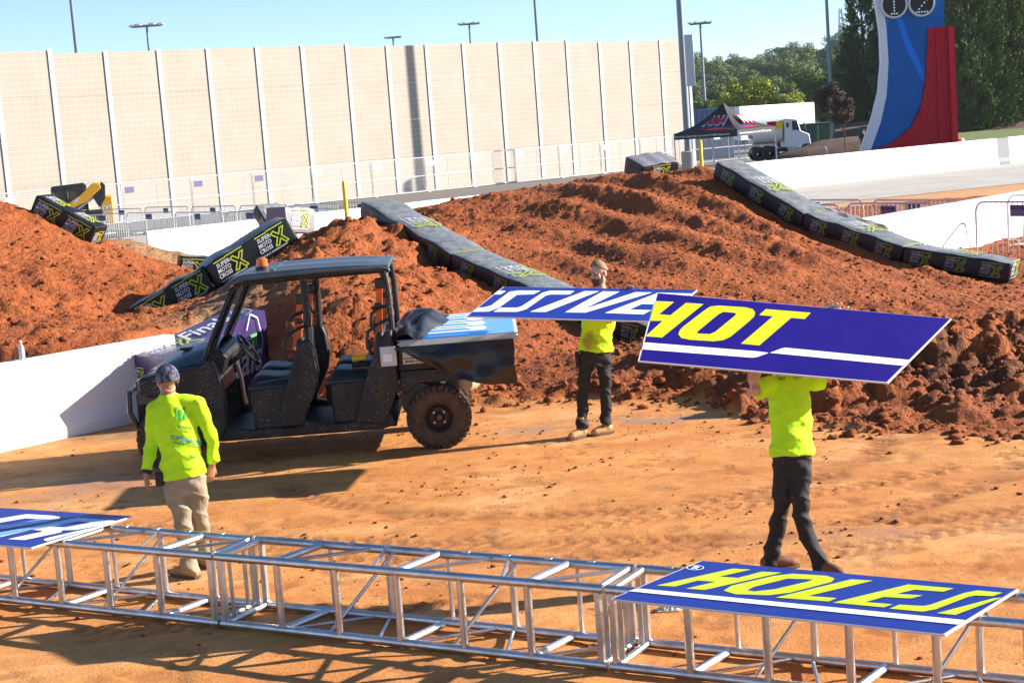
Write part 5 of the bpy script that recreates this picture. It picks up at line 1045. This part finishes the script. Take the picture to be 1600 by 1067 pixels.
# HOLES: lies on the truss
zt=np.array([0,0,1.]); S1=lambda c:(950+c[0]*.40625,860+c[1]*.40625)
circ=lambda cx,cy,a,b,n=20: [(cx+a*math.cos(2*math.pi*k/n),cy+b*math.sin(2*math.pi*k/n)) for k in range(n)]
board('sign_panel','blue board with yellow HOLES lettering lying on the truss',(np.array([0,0,.558]),zt),[(358,38),(1580,147),(1297,322),(10,185)],S1,'blue_print',[
 ('yellow_print',[[(187,135),(480,70),(550,74),(428,101),(500,106),(592,82),(668,86),(372,152),(300,147),(415,121),(345,116),(258,139)]]),
 ('yellow_print',[[(445,155),(475,136),(640,98),(710,90),(840,98),(872,108),(860,122),(700,163),(620,173),(490,169)],[(535,155),(565,158),(640,150),(770,120),(790,112),(690,109),(560,141)]]),
 ('yellow_print',[[(645,182),(935,112),(1020,117),(770,176),(880,184),(850,197)]]),
 ('yellow_print',[[(865,202),(1155,132),(1330,147),(1290,160),(1180,152),(1110,168),(1210,174),(1165,186),(1060,180),(990,200),(1095,208),(1062,220)]]),
 ('yellow_print',[[(1083,225),(1120,210),(1215,215),(1240,210),(1370,165),(1420,155),(1518,164),(1480,177),(1410,175),(1385,180),(1260,228),(1210,237)]]),
 ('yellow_print',[[(1265,243),(1482,186),(1515,183),(1335,250)]]),
 ('white_print',[[(78,158),(120,148),(1375,270),(1345,287)]]),
 ('white_print',[circ(335,68,35,9.5),circ(335,68,31,8)]),('white_print',[[(318,73),(334,62),(350,63),(354,66),(340,70),(347,75),(341,75),(333,70),(323,74)]])])
S2=lambda c:(c[0]*.1375,780+c[1]*.1375)
board('sign_panel','blue board with white and light blue curved letters lying on the truss end',(np.array([0,0,.558]),zt),[(-1500,0),(1503,190),(360,547),(-2000,360)],S2,'blue_print',[
 ('white_print',[[(-300,270),(-50,228),(300,170),(600,187),(685,203),(670,222),(640,232),(430,226),(290,217),(-50,275),(-300,320)]]),
 ('sky_print',[[(-300,330),(0,290),(100,288),(420,233),(640,233),(560,255),(100,330),(-300,390)]]),
 ('sky_print',[[(-300,430),(80,365),(890,210),(1240,238),(1300,243),(1030,268),(880,257),(600,312),(540,315),(-300,470)]]),
 ('white_print',[[(-300,475),(560,316),(740,322),(1030,269),(1300,244),(1310,250),(1130,303),(860,352),(710,355),(690,380),(275,467),(90,455),(470,374),(480,360),(370,350),(-300,500)]]),
 ('white_print',[[(500,455),(560,437),(1130,307),(1362,240),(540,480),(500,470)]])])
# HOT: carried board, tilted towards the camera
a=AY(997,564,10.9);b=AY(1388,598,10.9);c=AY(1250,478,11.78); nH=nz(np.cross(b-a,c-a)); nH=nH if nH[2]>0 else -nH
S3=lambda c:(980+c[0]*.1875,440+c[1]*.1875); S3p=lambda px,py:((px-980)/.1875,(py-440)/.1875)
board('sign_panel','purple board with yellow HOT lettering carried at head height',(a,nH),[(245,93),S3p(1487,498),S3p(1388,598),(90,660)],S3,'purple_print',[
 ('yellow_print',[[(237,165),(390,172),(265,275),(360,283),(490,180),(635,190),(290,468),(152,458),(295,330),(188,328),(228,190)]]),
 ('yellow_print',[[(425,440),(440,405),(470,375),(640,245),(690,212),(760,203),(980,217),(1045,232),(1066,262),(1055,295),(1020,330),(860,462),(800,490),(720,500),(520,487),(450,472)],[(580,430),(595,437),(690,440),(735,420),(900,285),(908,268),(890,263),(800,255),(760,275),(590,415)]]),
 ('yellow_print',[[(1155,233),(1530,263),(1478,315),(1365,305),(1100,535),(948,520),(1215,292),(1098,282)]]),
 ('white_print',[[(140,510),(1085,585),(1178,597),(1080,632),(1040,637),(122,567)]]),
 ('white_print',[[(1190,597),(1290,560),(1320,555),S3p(1424,563.5),S3p(1415,572.5)]])])
a=AY(730,493,15.6);b=AY(1020,499,15.6);c=AY(940,452,16.55); nS=nz(np.cross(b-a,c-a)); nS=nS if nS[2]>0 else -nS
S4=lambda c:(720+c[0]*.2375,435+c[1]*.2375)
board('sign_panel','blue board with white SSIVE lettering carried in front of the bearded worker',(a,nS),[(280,55),(1558,75),(1300,284),(35,250)],S4,'blue_print',[
 ('white_print',[[(215,107),(262,107),(298,85),(245,83)]]),
 ('white_print',[[(75,222),(185,220),(250,195),(370,110),(480,106),(525,83),(380,82),(320,90),(200,180),(150,193),(110,195)]]),
 ('white_print',[[(215,222),(370,222),(430,205),(560,115),(590,108),(715,108),(748,85),(590,83),(540,95),(400,185),(370,195),(260,195)]]),
 ('white_print',[[(455,222),(560,223),(910,87),(815,86)]]),
 ('white_print',[[(685,226),(935,88),(1045,90),(805,206),(1150,93),(1260,95),(820,228)]]),
 ('white_print',[[(948,230),(1300,97),(1520,103),(1485,120),(1360,117),(1275,150),(1390,155),(1360,175),(1190,172),(1110,208),(1255,212),(1200,240)]])])
PH=(AY(997,564,10.9),nH); PS=(AY(730,493,15.6),nS)
# bottles on the walls
def bottle(p,label):
    t=thing('water_bottle',label,'bottle',p); x,y,z=p; MB().loft([(x,y,z),(x,y,z+.15),(x,y,z+.19),(x,y,z+.21)],[.035,.034,.014,.013],12).build('body','bottle',t); MB().loft([(x,y,z+.208),(x,y,z+.23)],.016,10).build('cap','white_print',t)
q_=G(2,560,1.0); wq=W0+WD*np.dot(q_[:2]-W0,WD)+WN*.2; bottle((wq[0],wq[1],1.0),'clear plastic bottle standing on the near white wall')
# ================================================================ people
def person(label,base,J,R,cfg):
    base=np.asarray(base); t=thing('person',label,'person',base); g=lambda k: np.array(J[k])
    def hand(mb,wr,di,pn,side,curl,sc_=1.,spread=.0):
        di=nz(di); pn=nz(pn-di*np.dot(pn,di)); sd_=np.cross(di,pn)*side   # sd_ points to the thumb side
        mb.loft([wr-di*.03,wr,wr+di*.035*sc_,wr+di*.085*sc_,wr+di*.1*sc_],[(.03*sc_,.024*sc_),(.03*sc_,.021*sc_),(.038*sc_,.019*sc_),(.042*sc_,.016*sc_),(.036*sc_,.012*sc_)],12,ref=pn)
        for k,(o_,L) in enumerate(((.033,.07),(.011,.08),(-.011,.075),(-.032,.058))):
            b0=wr+di*.088*sc_+sd_*o_*sc_; d=di.copy(); P_=[b0-di*.02,b0]; c_=curl*(1+.08*k)
            for q in (.42,.33,.25): a=c_; d=nz(d*math.cos(a)+pn*math.sin(a)); P_.append(P_[-1]+d*L*q*sc_)
            mb.loft(P_,[.0098*sc_,.0098*sc_,.0092*sc_,.0085*sc_,.0066*sc_],8)
        b0=wr+di*.025*sc_+sd_*.026*sc_; d=nz(di*.75+sd_*.6+pn*.3); P_=[b0-d*.015,b0]
        for q in (.04,.032,.024): P_.append(P_[-1]+d*q*sc_); d=nz(d*math.cos(.25)+(pn*.6+di*.5)*math.sin(.3))
        mb.loft(P_,[.014*sc_,.0135*sc_,.012*sc_,.0105*sc_,.008*sc_],8)
    H_=g('head'); fd=nz(R['face']); sd_=nz(np.cross(fd,(0,0,1.))); up_=np.cross(sd_,fd); Rm=np.stack([sd_,fd,up_],1)
    mb=MB(); s=cfg.get('hs',1.)
    def hp(x,y,z): return H_+Rm@np.array([x,y,z])*s
    mb.ell(hp(0,-.01,.035),(.075*s,.095*s,.085*s),rot=Rm); mb.ell(hp(0,.02,-.045),(.058*s,.07*s,.07*s),rot=Rm); mb.ell(hp(0,.062,-.088),(.03*s,.026*s,.022*s),rot=Rm)
    mb.ell(hp(0,.088,.022),(.05*s,.012*s,.012*s),rot=Rm); mb.loft([hp(0,.086,.02),hp(0,.1,-.012),hp(0,.108,-.028),hp(0,.09,-.036)],[.009,.012,.016,.01],8); mb.ell(hp(0,.088,-.058),(.022*s,.01*s,.008*s),rot=Rm)
    for q in (-1,1): mb.ell(hp(q*.077,-.012,-.008),(.01*s,.02*s,.033*s),rot=Rm); mb.ell(hp(q*.045,.06,-.02),(.022*s,.02*s,.025*s),rot=Rm)
    nk=g('neck'); ch=g('chest'); pv=g('pelvis'); mb.loft([H_+up_*-.05-fd*.02,(H_+nk)/2+np.array([0,0,-.015]),nk,nk-np.array([0,0,.06])],[.055,.054,.062,.08],14)
    tw=nz(g('rsh')-g('lsh')); hw=nz(g('rhip')-g('lhip'))
    wa=(ch+pv)/2
    mb.loft([nk-np.array([0,0,.02]),ch+(nk-ch)*.55,ch,wa,pv],[(.07,.06),(.11,.07),(.125,.08),(.115,.08),(.12,.085)],18,ref=np.cross(tw,(0,0,1)))
    for sd in 'lr':
        sh,el,wr=g(sd+'sh'),g(sd+'el'),g(sd+'wr'); mb.loft([sh+nz(el-sh)*.01,sh+(el-sh)*.35,el,el+(wr-el)*.3,wr],[.046,.046,.039,.041,.027],12)
        hp_,kn,an_=g(sd+'hip'),g(sd+'kn'),g(sd+'an'); mb.loft([hp_,kn,an_],[.062,.042,.034],12)
        hd_,pn,cu=cfg['hand'][sd]; hand(mb,wr,np.array(hd_,float),np.array(pn,float),1 if sd=='r' else -1,cu)
    me=remesh(mb,.0068,2,'body'); V=mverts(me)-base; setv(me,V); me.materials.append(M[cfg['skin']]); o=bpy.data.objects.new('body',me); COL.objects.link(o); o.parent=t
    if cfg.get('gloves'):
        mb=MB()
        for sd in cfg['gloves']: wr=g(sd+'wr'); hd_,pn,cu=cfg['hand'][sd]; hand(mb,wr,np.array(hd_,float),np.array(pn,float),1 if sd=='r' else -1,cu,1.35)
        me=remesh(mb,.005,1); setv(me,mverts(me)-base); me.materials.append(M['glove']); o=bpy.data.objects.new('glove',me); COL.objects.link(o); o.parent=t
    # shirt
    mb=MB(); pt_=np.cross(tw,(0,0,1)); hem=pv+np.array(cfg.get('hem',(0,0,0)),float)
    tq=cfg.get('tw',1.)
    mb.loft([nk+np.array([0,0,.008]),nk-np.array([0,0,.025]),ch+(nk-ch)*.6,ch+(nk-ch)*.2,ch-(ch-pv)*.25,wa,pv+(wa-pv)*.35,hem],[(.066,.062),(.085,.078)]+[(a_*tq,b_*tq) for a_,b_ in ((.145,.105),(.178,.125),(.176,.125),(.166,.122),(.178,.134),(.188,.144))],22,ref=pt_)
    for sd in 'lr':
        sh,el,wr=g(sd+'sh'),g(sd+'el'),g(sd+'wr'); inn=ch+(nk-ch)*.5
        ud=nz(el-sh); mb.loft([nk-np.array([0,0,.045]),nk*.5+sh*.5-np.array([0,0,.03]),sh-np.array([0,0,.01])],[.06,.062,.06],14); mb.ell(sh+ud*.015,(.068,.066,.068))
        if cfg['sleeve']=='long': mb.loft([sh+ud*.02-(sh-inn)*.15,sh+ud*.05,sh+(el-sh)*.4,el,el+(wr-el)*.4,el+(wr-el)*.9],[.056,.064,.057,.05,.048,.039],14)
        else: mb.loft([sh+ud*.02-(sh-inn)*.15,sh+ud*.05,sh+(el-sh)*.4,sh+(el-sh)*.66],[.06,.07,.072,.076],14)
    me=remesh(mb,.0085,3); V=mverts(me); N=mnorm(me); q=(V-base)
    rel=np.clip((nk[2]-V[:,2])/max(.1,nk[2]-hem[2]),0,1.1)
    diag=np.sin((q@np.array([26.,9,20.]))+2.6*wob(q,9,4))*.5+np.sin((q@np.array([-20.,6,34.]))+2.2*wob(q,11,5))*.5
    rdg=(1-np.abs(np.sin(q@np.array([17.,5,21.])+2.4*wob(q,8,14))))**2.5*.9+(1-np.abs(np.sin(q@np.array([-13.,8,24.])+2.2*wob(q,9,15))))**2.5*.9-.45
    V=V+N*((.007*rdg*(.4+.7*rel)+.012*np.maximum(diag,-.35)*(.35+.8*rel)*np.where(rel>.88,.35,1.)+.005*wob(q,42,6)*(.5+rel)))[:,None]
    setv(me,V-base); me.materials.append(M[cfg['shirt']]); sho=bpy.data.objects.new('shirt',me); COL.objects.link(sho); sho.parent=t
    # trousers
    mb=MB(); top=pv+np.array([0,0,.05]); mb.loft([top,pv-np.array([0,0,.02]),(g('lhip')+g('rhip'))/2-np.array([0,0,.09])],[(.145*tq,.1*tq),(.158*tq,.115*tq),(.135*tq,.108*tq)],20,ref=np.cross(hw,(0,0,1)))
    lw=cfg.get('leg',1.)
    for sd in 'lr':
        hp_,kn,an_=g(sd+'hip'),g(sd+'kn'),g(sd+'an'); sg=nz(an_-kn)
        mb.loft([hp_+np.array([0,0,.05]),hp_,hp_+(kn-hp_)*.5,kn,kn+(an_-kn)*.35,kn+(an_-kn)*.8,an_+sg*.045],[.09*lw,.096*lw,.082*lw,.068*lw,.066*lw,.066*lw,.074*lw],16)
    me=remesh(mb,.0085,3); V=mverts(me); N=mnorm(me); q=V-base
    low=np.clip(1-np.abs(q[:,2]-.12)/.2,0,1)+np.clip(1-np.abs(q[:,2]-g('lkn')[2]+base[2])/.14,0,1)*.8
    f_=np.sin(q[:,2]*62+2.5*wob(q,14,7)+q[:,0]*22); V=V+N*(.0028*f_*low+.008*np.maximum(np.sin(q@np.array([22.,11,26.])+2.4*wob(q,12,9)),-.4)+.011*((1-np.abs(np.sin(q@np.array([9.,6,17.])+2.6*wob(q,9,19))))**3-.25)+.003*wob(q,50,8))[:,None]
    setv(me,V-base); me.materials.append(M[cfg['pants']]); o=bpy.data.objects.new('trousers',me); COL.objects.link(o); o.parent=t
    # boots
    for sd in 'lr':
        an_=g(sd+'an'); tdv=nz(np.array([*cfg['toe'][sd],0.])); lift=cfg.get('lift',{}).get(sd,0.); z0=lift; a0=np.array([an_[0],an_[1],z0]); mb=MB()
        mb.loft([an_+np.array([0,0,.09]),np.array([an_[0],an_[1],z0+.1]),np.array([an_[0],an_[1],z0+.06])],[.046,.048,.054],12)
        mb.loft([a0-tdv*.075+np.array([0,0,.055]),a0-tdv*.06+np.array([0,0,.055]),a0+np.array([0,0,.058]),a0+tdv*.09+np.array([0,0,.055]),a0+tdv*.16+np.array([0,0,.045]),a0+tdv*.2+np.array([0,0,.038])],[(.02,.03),(.038,.045),(.045,.055),(.046,.046),(.043,.036),(.022,.02)],14,ref=(0,0,1))
        me=remesh(mb,.007,3); setv(me,mverts(me)-base); me.materials.append(M[cfg['boot']]); bo=bpy.data.objects.new('boot',me); COL.objects.link(bo); bo.parent=t
        sv=np.cross((0,0,1.),tdv); ol=[(-.09,0),(-.075,.037),(0,.045),(.1,.05),(.17,.045),(.21,.022),(.22,0),(.21,-.022),(.17,-.045),(.1,-.048),(0,-.044),(-.075,-.037)]
        MB().slab([a0+tdv*x+sv*y_+np.array([0,0,.002]) for x,y_ in ol],(0,0,.024)).build('sole','sole',bo,off=base,bevel=.005)
    return t,sho,hp,Rm
PX=lambda px,py,d: AY(px,py,d)
# worker 1: seen from behind
b1=G(297,903); D1=b1[1]; j=lambda px,py,dy=0.: PX(px,py,D1+dy)
t1,sh1,hp1,Rm1=person('worker in a long-sleeved neon shirt, khaki trousers and camouflage cap, seen from behind',(b1[0],b1[1],0),dict(head=j(261,594),neck=j(263,616),chest=j(274,668),pelvis=j(288,738),lsh=j(241,637),rsh=j(308,629),lel=j(236,697,.05),lwr=j(228,741,-.02),rel=j(333,690,.02),rwr=j(331,727,.08),lhip=j(273,755),rhip=j(304,753),lkn=j(287,820),lan=j(297,885),rkn=j(312,812,.12),ran=j(322,866,.28)),dict(face=(-.55,.8,-.12)),
  dict(skin='skin_tan',shirt='hivis',pants='khaki',boot='boot_tan',sleeve='long',leg=1.0,tw=.95,hem=(0,0,-.03),hand={'l':((-.05,.1,-1),(.7,.3,0),.35),'r':((-.25,.1,-1),(-.5,.5,0),.3)},toe={'l':(-.75,.5),'r':(-.6,.75)}))
mb=MB(); 
n_=14; V=[]
for i in range(9):
    th=math.pi*.6*i/8
    for k in range(20): a=2*math.pi*k/20; V.append(hp1(.09*math.sin(th)*math.cos(a),-.012+.112*math.sin(th)*math.sin(a),.02+.108*math.cos(th)))
mb.add(V,[(i*20+k,(i+1)*20+k,(i+1)*20+(k+1)%20,i*20+(k+1)%20) for i in range(8) for k in range(20)]); mb.slab([hp1(.07*math.cos(a),.08+.10*math.sin(a),.02-.03*math.sin(a)) for a in np.linspace(0,math.pi,12)],(0,0,.006)); mb.build('cap','camo',t1,off=(b1[0],b1[1],0),smooth=60)
wv=j(229,737,-.01); MB().lathe([(.034,-.016),(.042,-.016),(.042,.016),(.034,.016)],wv,nz(j(228,741,-.02)-j(236,697,.05)),16).build('wristwatch','black_matte',t1,off=(b1[0],b1[1],0)); 
c=j(249,748,-.06); MB().obox(c,(1,0,0),(0,1,0),(0,0,1),.03,.025,.055).build('belt_pouch','black_matte',t1,off=(b1[0],b1[1],0),bevel=.012)
# shirt print on the back: projected onto the shirt surface
def print_on(sho,t,base,body,px,py,wpx,hpx,m_,D_,rot=-.09,shear=0.,bold=.02,lift=.004):
    me=text_mesh(body,1.,shear,bold); v=mverts(me); v[:,0]-=v[:,0].min(); v[:,0]*=wpx/max(v[:,0].max(),.01); v[:,1]*=hpx/.7
    b_=bmesh.new(); b_.from_mesh(me); b_.free(); bpy.context.view_layer.update(); dg=bpy.context.evaluated_depsgraph_get(); out=[]
    from mathutils.bvhtree import BVHTree
    bv=BVHTree.FromPolygons([tuple(q+np.asarray(base)) for q in mverts(sho.data)],[tuple(p.vertices) for p in sho.data.polygons])
    for x,y,_ in v:
        X_=px+x*math.cos(rot)+y*math.sin(rot); Y_=py-(y*math.cos(rot)-x*math.sin(rot))
        d=Vector(nz(ray(X_,Y_))); h=bv.ray_cast(Vector(CP),d); out.append(np.array(h[0])-np.array(d)*lift if h[0] is not None else AY(X_,Y_,D_))
    mb=MB().add(out,[tuple(p.vertices) for p in me.polygons]); mb.build('shirt_print',m_,t,off=base,smooth=0,fix=False); bpy.data.meshes.remove(me)
B1=(b1[0],b1[1],0)
print_on(sh1,t1,B1,'SUPERCROSS',266,686,50,7,'shirt_blue',D1,rot=.2); print_on(sh1,t1,B1,'MONSTER',277,668,24,4,'shirt_dark',D1,rot=.15); print_on(sh1,t1,B1,'ENERGY',282,674,20,3,'shirt_dark',D1,rot=.15); print_on(sh1,t1,B1,'CHAMPIONSHIP',270,692,42,3,'shirt_dark',D1,rot=.2); print_on(sh1,t1,B1,'SMX',296,716,13,5,'shirt_dark',D1,rot=.1)
for k,(l_,dx) in enumerate((('l',0),('l',5.5),('l',11))): print_on(sh1,t1,B1,'l',277+dx,656+(2 if k==1 else 0)-.6*k,3.4,19 if k!=1 else 17,'shirt_green',D1,rot=-.12,bold=.05)
# worker 2: bearded, behind the SSIVE board
b2=G(922,681); D2=b2[1]; j=lambda px,py,dy=0.: PX(px,py,D2+dy)
st_=j(920,533,-.13)-np.array([b2[0],b2[1],0]); stain('hivis_stained','hivis',tuple(st_),.11,(.22,.12,.03))
t2,sh2,hp2,_=person('fair-haired bearded worker in a stained neon T-shirt and black jeans, holding the SSIVE board',(b2[0],b2[1],0),dict(head=j(936,427,-.02),neck=j(938,452),chest=j(936,492),pelvis=j(930,545),lsh=j(963,470),rsh=j(908,470),lel=j(990,492,-.16),lwr=PX(985,463,16.62),rel=j(899,490,-.16),rwr=PX(905,462,16.66),lhip=j(943,558),rhip=j(917,558),lkn=j(946,612),lan=j(947,655,.05),rkn=j(911,614),ran=j(909,664,-.06)),dict(face=(-.72,-.68,-.12)),
  dict(skin='skin_light',shirt='hivis_stained',pants='jeans',boot='boot_tan',sleeve='short',leg=.9,hs=1.02,hem=(0,0,-.02),hand={'l':((0,-.25,1),(0,-1,-.1),.55),'r':((0.05,-.1,1),(0,-1,-.2),.62)},toe={'l':(-.8,-.5),'r':(-.75,-.65)}))
B2=(b2[0],b2[1],0); mb=MB(); r_=np.random.default_rng(4); V=[]
for i in range(10):
    th=math.pi*.5*i/9
    for k in range(22):
        a=2*math.pi*k/22; th=math.pi*(.5-.2*max(0,math.sin(a))**.7)*i/9; bk=max(0,-math.sin(a)); top=1+.1*max(0,math.cos(th))*(.6+.4*math.sin(a)); V.append(hp2(.083*math.sin(th)*math.cos(a),-.014+.105*math.sin(th)*math.sin(a)+.012*math.cos(th),.045+.092*math.cos(th)*top-.07*bk*math.sin(th)**3+.004*r_.normal()))
mb.add(V,[(i*22+k,(i+1)*22+k,(i+1)*22+(k+1)%22,i*22+(k+1)%22) for i in range(9) for k in range(22)]); mb.build('hair','hair_blond',t2,off=B2,smooth=70)
mb=MB(); V=[]
for i in range(7):
    for k in range(15):
        a=math.pi*(-.08+1.16*k/14); w_=i/6; V.append(hp2(.068*(1-.2*w_)*math.cos(a),.01+.092*(1-.12*w_)*math.sin(a)**.8 if math.sin(a)>0 else .01,-.03-.03*math.sin(max(0,math.sin(a)))-.065*w_))
mb.add(V,[(i*15+k,(i+1)*15+k,(i+1)*15+k+1,i*15+k+1) for i in range(6) for k in range(14)]); mb.loft([hp2(-.03,.098,-.05),hp2(0,.108,-.042),hp2(.03,.098,-.05)],[.006,.009,.006],8); mb.build('beard','hair_dark',t2,off=B2,smooth=60)
for q in (-1,1): MB().ell(hp2(q*.03,.09,.004),(.012,.006,.006),10,6).build('eye','eye',t2,off=B2); MB().loft([hp2(q*.014,.099,.022),hp2(q*.03,.1,.028),hp2(q*.046,.092,.022)],[.004,.005,.003],6).build('eyebrow','hair_dark',t2,off=B2)
c=j(902,562,-.02); MB().obox(c,(1,0,0),(0,1,0),(0,0,1),.022,.03,.085).build('radio_holder','black_matte',t2,off=B2,bevel=.01)
# worker 3: carries the HOT board, head hidden behind it
b3=G(1240,884); D3=11.22; b3=np.array([G(1240,892)[0],D3,0.]); j=lambda px,py,dy=0.: PX(px,py,D3+dy)
t3,sh3,hp3,_=person('striding worker in a neon T-shirt and black jeans, head hidden behind the HOT board',b3,dict(head=j(1236,551,.28),neck=j(1236,580,.2),chest=j(1234,632,.1),pelvis=j(1238,706,.0),lsh=j(1205,601,.12),rsh=j(1267,597,.18),lel=j(1171,613,.02),lwr=j(1190,562,.12),rel=j(1293,590,.22),rwr=PX(1302,505,11.9),lhip=j(1225,722),rhip=j(1250,722),lkn=j(1221,795,.06),lan=j(1204,873,.14),rkn=j(1251,806,-.06),ran=j(1285,890,-.08)),dict(face=(.95,.3,-.1)),
  dict(skin='skin_light',shirt='hivis',pants='jeans',boot='boot_brown',sleeve='short',leg=.88,tw=.88,gloves='r',hem=(0,0,-.03),hand={'l':((.2,-.1,1),(0,-1,0),.4),'r':((.0,-.15,1),(0,-1,-.2),.75)},toe={'l':(.95,.1),'r':(.6,-.8)},lift={}))
print_on(sh3,t3,tuple(b3),'SMX',1216,594,12,5,'shirt_dark',D3); print_on(sh3,t3,tuple(b3),'CREW',1240,592,12,4,'shirt_dark',D3)
# far official by the pylon
bf=AY(1350,232,93); t4,_,hp4,_=person('distant person in a black shirt standing beside the pylon foot',(bf[0],93,0),dict(head=np.array([bf[0],93,1.62]),neck=np.array([bf[0],93,1.47]),chest=np.array([bf[0],93,1.25]),pelvis=np.array([bf[0],93,.95]),**{s+k:np.array([bf[0]+q*x,93+dy,z]) for s,q in (('l',-1),('r',1)) for k,x,dy,z in (('sh',.19,0,1.4),('el',.25,0,1.12),('wr',.22,-.12,.92),('hip',.09,0,.9),('kn',.1,0,.5),('an',.11,0,.1))}),dict(face=(-.2,-1,0)),
  dict(skin='skin_light',shirt='tent_black',pants='jeans',boot='boot_brown',sleeve='short',hand={'l':((0,-.2,-1),(1,0,0),.3),'r':((0,-.2,-1),(-1,0,0),.3)},toe={'l':(-.2,-1),'r':(.2,-1)}))
MB().ell(hp4(0,-.012,.05),(.082,.1,.08),12,7).build('hair','hair_dark',t4,off=(bf[0],93,0))
# ================================================================ air
hb=MB().box((-700,-60,-1.3),(900,1100,95)).build('haze',bpy.data.materials.new('haze_air'),smooth=0); hb['kind']='stuff'; hb['label']='thin pale haze in the air'; hb['category']='haze'
hm=hb.data.materials[0]; hm.use_nodes=True; n_=hm.node_tree.nodes
for x in list(n_): 
    if x.type!='OUTPUT_MATERIAL': n_.remove(x)
pv=n_.new('ShaderNodeVolumePrincipled'); pv.inputs['Color'].default_value=(.82,.9,1,1); pv.inputs['Density'].default_value=.0001; pv.inputs['Anisotropy'].default_value=.1
hm.node_tree.links.new(pv.outputs[0],[x for x in n_ if x.type=='OUTPUT_MATERIAL'][0].inputs['Volume'])
